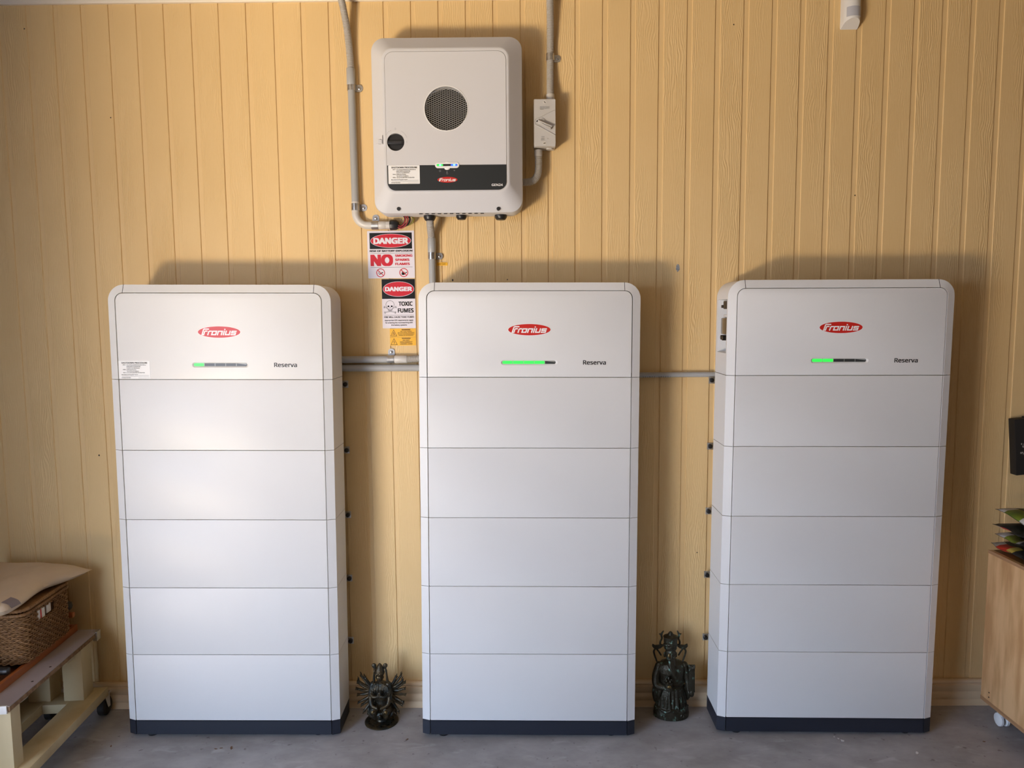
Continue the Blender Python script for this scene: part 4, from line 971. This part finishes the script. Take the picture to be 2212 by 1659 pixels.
# ------------------------------------------------------------------ bronze statues
def limb(b, pts, rs, n=10, sub=6):
    P = catmull(pts, sub); m = len(pts)-1; R = []
    for i in range(len(P)):
        t = i/sub; k_ = min(int(t), m-1); R.append(rs[k_]+(rs[k_+1]-rs[k_])*(t-k_))
    b.tube(P, R, n); b.ball(P[-1], R[-1], 8); b.ball(P[0], R[0], 8)
a1 = thing('bronze_statue', 'small dark bronze kneeling statue with a fan of many arms, on a round base', 'statue', (-.527, .112, 0))
db = B().lathe([(.0600, 0), (.0635, .0025), (.0635, .0050), (.0600, .0066), (.030, .0072), (.001, .0072)], 48).mesh('round_base', M['bronze'])
cu = []
for i in range(15):
    q = 2*PI*i/15; c_ = B().lathe([(.0042 if i % 3 else .0060, .002), (.0042 if i % 3 else .0060, .02)], 10, Matrix.Translation((.046*math.cos(q), .046*math.sin(q), 0)) @ Matrix.Rotation(q, 4, 'Z'), .8, 1.7); cu.append(c_)
link('round_base', cut(db, cu), a1)
b = B()
b.lathe([(.022, .004), (.016, .014), (.020, .024), (.036, .033), (.041, .042), (.036, .050), (.02, .055)], 24, sy=.85)
for i in range(11):                                                  # curling lotus petals / rocks
    q = 2*PI*i/11+.2; c_, s_ = math.cos(q), math.sin(q)*.85
    limb(b, [(.024*c_, .024*s_, .028), (.040*c_, .040*s_, .034), (.050*c_, .050*s_, .046+.006*(i % 2))], [.010, .009, .005], 8, 3)
for s_ in (-1, 1):
    limb(b, [(.010*s_, .012, .052), (.026*s_, .004, .056), (.024*s_, -.026, .056)], [.018, .019, .0175]); limb(b, [(.024*s_, -.026, .056), (.012*s_, -.020, .040), (.004*s_, -.010, .036)], [.014, .012, .010])
b.lathe([(.024, .048), (.027, .070), (.024, .085), (.031, .115), (.034, .138), (.026, .156), (.011, .164), (.008, .170)], 20, sy=.62)
for s_ in (-1, 1):
    b.ball((.029*s_, 0, .147), (.013, .012, .015)); limb(b, [(.031*s_, -.003, .143), (.036*s_, -.012, .112), (.030*s_, -.030, .083), (.008*s_, -.040, .075)], [.012, .011, .007, .0055])
    limb(b, [(.031*s_, -.006, .140), (.034*s_, -.018, .122), (.020*s_, -.034, .1165), (.002*s_, -.036, .121)], [.010, .009, .0055, .004])
    limb(b, [(.004*s_, -.036, .118), (.002*s_, -.037, .134)], [.0045, .0025])
    for i in range(6): limb(b, [((.006+.0045*i)*s_, -.014, .160-.002*i), ((.007+.005*i)*s_, -.0215, .138), ((.006+.005*i)*s_, -.021, .118)], [.0016, .002, .0014], 6, 4)
    limb(b, [(.006*s_, -.030, .066), (.018*s_, -.043, .058), (.030*s_, -.034, .048)], [.002, .0025, .002], 6)
b.ball((-.003, -.004, .180), (.0135, .0140, .0165), 16); b.ball((-.003, -.010, .172), (.009, .008, .008)); b.ball((-.0035, -.0185, .1785), (.0022, .0025, .0045), 8)
for s_ in (-1, 1): b.ball((-.003+.0135*s_, -.001, .178), (.0028, .004, .0070), 8); b.ball((-.003+.0052*s_, -.0165, .1825), (.0030, .0020, .0011), 8)
b.lathe([(.0150, .188), (.0178, .194), (.0172, .203), (.0145, .214), (.0085, .226), (.002, .234)], 18, Matrix.Translation((-.0015, -.002, 0)))
for i in range(8): q = PI+PI*i/7; b.ball((-.0015+.0168*math.cos(q), -.002+.0168*math.sin(q), .1965+.0025*(i % 2)), .0026, 8)
for i in range(4): b.ball((-.0015-.010+.0065*i, -.0135, .207), .0022, 8)
bm_ = remesh(b.mesh('body', M['bronze']), .0011, 2); link('body', bm_, a1)
k_ = 0
for s_ in (-1, 1):
    for i in range(10):                                               # the fan of side arms
        deg = 52-13.2*i; q = math.radians(deg); k_ += 1
        c_, z_ = math.cos(q), math.sin(q); o_ = Vector((.030*s_, .010, .134-.030*max(0, -z_)-.002*i)); y_ = -.010+.014*(i % 2)
        ln = .060 if i > 0 else .050
        p1 = o_+Vector((s_*c_*ln*.5, y_*.4, z_*ln*.5-.004)); p2 = o_+Vector((s_*c_*ln*.94, y_, z_*ln*.94+(.006 if i < 5 else -.002)))
        b = B(); limb(b, [o_, p1, p2], [.0072, .0060, .0042], 8, 4)
        d_ = (p2-p1).normalized(); b.ball(p2+d_*.003, (.0056, .0050, .0052), 8)
        for f_ in range(3):
            w_ = Vector((0, .0026*(f_-1), .0018*(f_-1))); limb(b, [p2+d_*.004+w_, p2+d_*.0095+w_*1.7, p2+d_*.0095+w_*1.5+Vector((0, -.003, .002))], [.0017, .0016, .0012], 6, 2)
        if i in (1, 2) : limb(b, [p2, p2+Vector((s_*.002, -.002, .014)), p2+Vector((s_*.006, -.002, .020))], [.0016, .0022, .001], 6, 2)
        b.obj('side_arm', M['bronze'], a1, angle=1.5)
    b = B(); limb(b, [(.026*s_, .004, .152), (.0245*s_, .000, .178), (.0225*s_, -.002, .203)], [.0065, .0042, .0030], 8, 4)
    limb(b, [(.0225*s_, -.002, .203), (.0205*s_, -.002, .213)], [.0045, .0030], 8, 2)
    b.lathe([(.002, -.012), (.0068, -.006), (.0090, .002), (.0075, .009), (.002, .012)], 12, Matrix.Translation((.0205*s_-.0015, -.003, .2225)) @ Matrix.Rotation(s_*.35, 4, 'Y'), 1, .45)
    b.obj('raised_arm', M['bronze'], a1, angle=1.5)
kg = B()
for s_ in (-1, 1): kg.ball((.0245*s_, -.0405, .0585), (.0075, .0035, .0080), 10)
kg.ball((-.0055, -.0150, .1795), (.0075, .0026, .0100), 12)
o = kg.obj('worn_highlight', M['bronzeg'], a1, angle=1.5); o['label'] = 'bare worn bronze on knees and face'

a2 = thing('bronze_statue', 'taller dark bronze statue of a bearded robed man in winged hat, green patina', 'statue', (.589, .148, 0))
b = B()
b.lathe([(.060, 0), (.068, .003), (.069, .018), (.066, .034), (.061, .044), (.058, .060), (.055, .085), (.050, .112), (.046, .124), (.049, .150), (.053, .180), (.052, .200), (.044, .214), (.022, .224), (.012, .232)], 32, sy=.72)
for s_, q0 in ((-1, .35), (1, .9)):                                   # cloud scrolls on the base
    cxx, ang_ = s_*.038, -PI/2+s_*.55
    cyy = -.047
    limb(b, [(cxx+.013*math.cos(q)*(1-q/9), cyy-.001+abs(cxx+.013*math.cos(q))*.10, .020+.010*math.sin(q)*(1-q/9)) for q in [i*.7 for i in range(11)]], [.0024]*11, 6, 2)
limb(b, [(-.062, -.012, .044), (-.030, -.044, .038), (.000, -.047, .046), (.030, -.046, .034), (.062, -.012, .046)], [.004, .005, .004, .005, .004], 8)
for i in range(13):                                                   # robe folds
    q = -PI*(.08+.84*i/12); r_ = .053
    limb(b, [(.044*math.cos(q), .032*math.sin(q), .120), (r_*math.cos(q), r_*.73*math.sin(q), .085), (.059*math.cos(q), .059*.74*math.sin(q), .048+.004*(i % 2))], [.0018, .0030, .0026], 6, 4)
limb(b, [(-.014, -.036, .120), (-.016, -.044, .080), (-.012, -.049, .046)], [.003, .003, .003], 6); limb(b, [(.012, -.036, .120), (.016, -.044, .080), (.018, -.049, .046)], [.003, .003, .003], 6)
b.tube([(.0470*math.cos(q), .0345*math.sin(q), .121) for q in [2*PI*i/28 for i in range(29)]], .0042, 8); b.tube([(.0480*math.cos(q), .0350*math.sin(q), .138) for q in [2*PI*i/28 for i in range(29)]], .0030, 8)
# hanging sleeves and forearms
limb(b, [(-.048, -.002, .202), (-.060, -.010, .165), (-.058, -.020, .135), (-.030, -.038, .130), (-.018, -.046, .128)], [.016, .017, .016, .010, .007])
limb(b, [(-.055, -.014, .140), (-.063, -.010, .100), (-.061, -.006, .066)], [.016, .013, .0085], 12); limb(b, [(-.044, -.026, .126), (-.052, -.020, .095), (-.056, -.012, .070)], [.009, .010, .006])
limb(b, [(.048, -.002, .202), (.060, -.006, .160), (.064, -.014, .115), (.066, -.022, .100)], [.016, .015, .011, .0075])
limb(b, [(.060, -.006, .120), (.066, -.002, .090), (.062, .000, .070)], [.013, .012, .008], 10)
# head, beard, hat
b.ball((-.006, -.008, .252), (.0215, .0215, .0275), 18); b.ball((-.006, -.0305, .250), (.0035, .0035, .0075), 8); b.ball((-.006, -.027, .258), (.013, .004, .0022), 8)
for s_ in (-1, 1):
    b.ball((-.006+.0225*s_, -.004, .246), (.0035, .006, .012), 8); b.ball((-.006+.0085*s_, -.0285, .2535), (.0045, .0022, .0014), 8); b.ball((-.006+.0105*s_, -.0265, .246), (.0062, .0045, .006), 8)
    limb(b, [(-.006+.002*s_, -.0315, .2405), (-.006+.009*s_, -.030, .2375), (-.006+.011*s_, -.030, .214), (-.006+.008*s_, -.036, .196)], [.0022, .0028, .0026, .0014], 8)
for i in range(5): limb(b, [(-.014+.004*i, -.028, .234), (-.012+.0032*i, -.036, .212), (-.003+.0018*i, -.042, .186), (.004+.0008*i, -.043, .166)], [.0040, .0050, .0036, .0016], 8)
b.lathe([(.0220, .268), (.0245, .272), (.0255, .284), (.0245, .287), (.0255, .290), (.0275, .316), (.0285, .3185), (.0240, .3205), (.012, .325), (.0085, .332), (.0060, .336), (.001, .3395)], 22, Matrix.Translation((-.006, -.004, 0)), 1, .9)
for i in range(9): q = PI+PI*i/8; b.ball((-.006+.0255*math.cos(q), -.004+.0230*math.sin(q), .2885), .0030, 8)
b.ball((-.006, -.0285, .297), (.004, .003, .006), 8)
link('figure', remesh(b.mesh('figure', M['verdi']), .0014, 2), a2)
for s_ in (-1, 1):
    b = B(); x0 = -.006
    limb(b, [(x0+.024*s_, .004, .279), (x0+.036*s_, .006, .281), (x0+.037*s_, .004, .294), (x0+.032*s_, .002, .308), (x0+.034*s_, .002, .322), (x0+.030*s_, .002, .330)], [.004, .0042, .0038, .0036, .0045, .003], 8, 5)
    limb(b, [(x0+.034*s_, .002, .322), (x0+.041*s_, .002, .326)], [.004, .0022], 8, 2); limb(b, [(x0+.033*s_, .002, .327), (x0+.027*s_, .001, .337)], [.0038, .0025], 8, 2)
    b.obj('dragon_ornament', M['verdi'], a2, angle=1.5)
    b = B(); b.loft([[(x0+x*s_, y_, z) for x, z in ((.026, .277), (.040, .281), (.056, .2795), (.067, .2845), (.0685, .276), (.062, .2675), (.050, .264), (.036, .268))] for y_ in (.002, .008)])
    limb(b, [(x0+.053*s_, .006, .268), (x0+.061*s_, .006, .256), (x0+.058*s_, .006, .238), (x0+.050*s_, .004, .216)], [.0032, .0038, .0036, .003], 8, 5)
    limb(b, [(x0+.053*s_, .006, .266), (x0+.044*s_, .006, .256), (x0+.034*s_, .005, .240)], [.0032, .0034, .003], 8, 5)
    b.obj('hat_wing', M['verdi'], a2, angle=1.5)
b = B().box(-.0115, .0115, -.006, .006, -.052, .044, .002).box(-.0080, .0080, -.0085, -.004, -.046, .032, .001)
for i in range(4): b.tube([(-.0085+.0057*i, -.004, .040), (-.0085+.0057*i, -.004, .053)], .0042, 8)
b.ball((0, 0, -.056), (.010, .009, .016), 12)
o = b.obj('tablet', M['verdi'], a2, loc=(.0725, -.022, .160), rot=(-.08, 0, -.03))
b = B(); b.lathe([(.003, -.018), (.011, -.014), (.0150, -.003), (.0135, .006), (.0155, .010), (.0155, .013), (.010, .015), (.004, .018)], 18)
for i in range(5): b.ball((.011*math.cos(i*1.26), .011*math.sin(i*1.26), .020), (.0045, .0045, .006), 8)
b.ball((0, 0, .026), (.005, .005, .010), 8)
for i in range(4): limb(b, [(-.012+.003*i, -.012, -.008-.003*i), (-.002+.002*i, -.0165, -.004-.003*i), (.008, -.0145, -.006-.003*i)], [.0022]*3, 6, 3)
b.obj('jar_in_hand', M['verdi'], a2, loc=(-.0215, -.050, .147))
kg = B(); kg.ball((-.0215, -.0655, .147), (.0080, .0025, .0075), 10); kg.ball((-.0135, -.0262, .2500), (.0080, .0040, .0120), 12)
o = kg.obj('worn_highlight', M['bronzeg'], a2, angle=1.5); o['label'] = 'bare worn bronze on jar and face'

# ------------------------------------------------------------------ scraps on the concrete
rf = random.Random(11)
def scrap(name, label, cat, grp, x, y, r, m, st=1.0):
    n = 9; p = [(r*st*math.cos(2*PI*i/n)*rf.uniform(.5, 1.1), r*math.sin(2*PI*i/n)*rf.uniform(.5, 1.1)) for i in range(n)]
    o = B().vprism(p, .0001, .0012).obj(name, M[m], smooth=False, loc=(x, y, 0), rot=(0, 0, rf.uniform(0, 3)))
    return tag(o, label, cat, grp)
for x, y, r, lab in ((-1.0377, -.0548, .011, 'largest brown leaf fragment on the concrete before the leftmost tower'), (-1.0925, -.060, .006, 'small leaf fragment left of the largest one before the leftmost tower'),
                     (-1.0747, -.0545, .005, 'tiny leaf fragment between the two others before the leftmost tower'), (-1.4815, -.0408, .007, 'brown leaf fragment on the floor beside the trolley bench'),
                     (-.4101, -.005, .006, 'brown leaf fragment just right of the many-armed statue base'), (1.6787, -.0329, .006, 'brown leaf fragment on the floor near the cabinet caster')):
    scrap('leaf_fragment', lab, 'leaf', 'leaf fragments on the floor', x, y, r*.45, 'leaf', 2.4)
for x, y, r, lab in ((1.1741, -.0239, .007, 'largest of three white paint flakes before the rightmost tower'), (1.1642, -.0124, .004, 'middle of three white paint flakes before the rightmost tower'), (1.1542, -.0008, .003, 'smallest of three white paint flakes, nearest the rightmost tower')):
    scrap('paint_flake', lab, 'flake', 'paint flakes before the right tower', x, y, r, 'flake', 1.3)
scrap('paint_flake', 'lone white paint flake on the open floor right of the other flakes', 'flake', None, 1.4011, -.0999, .005, 'flake', 1.8)
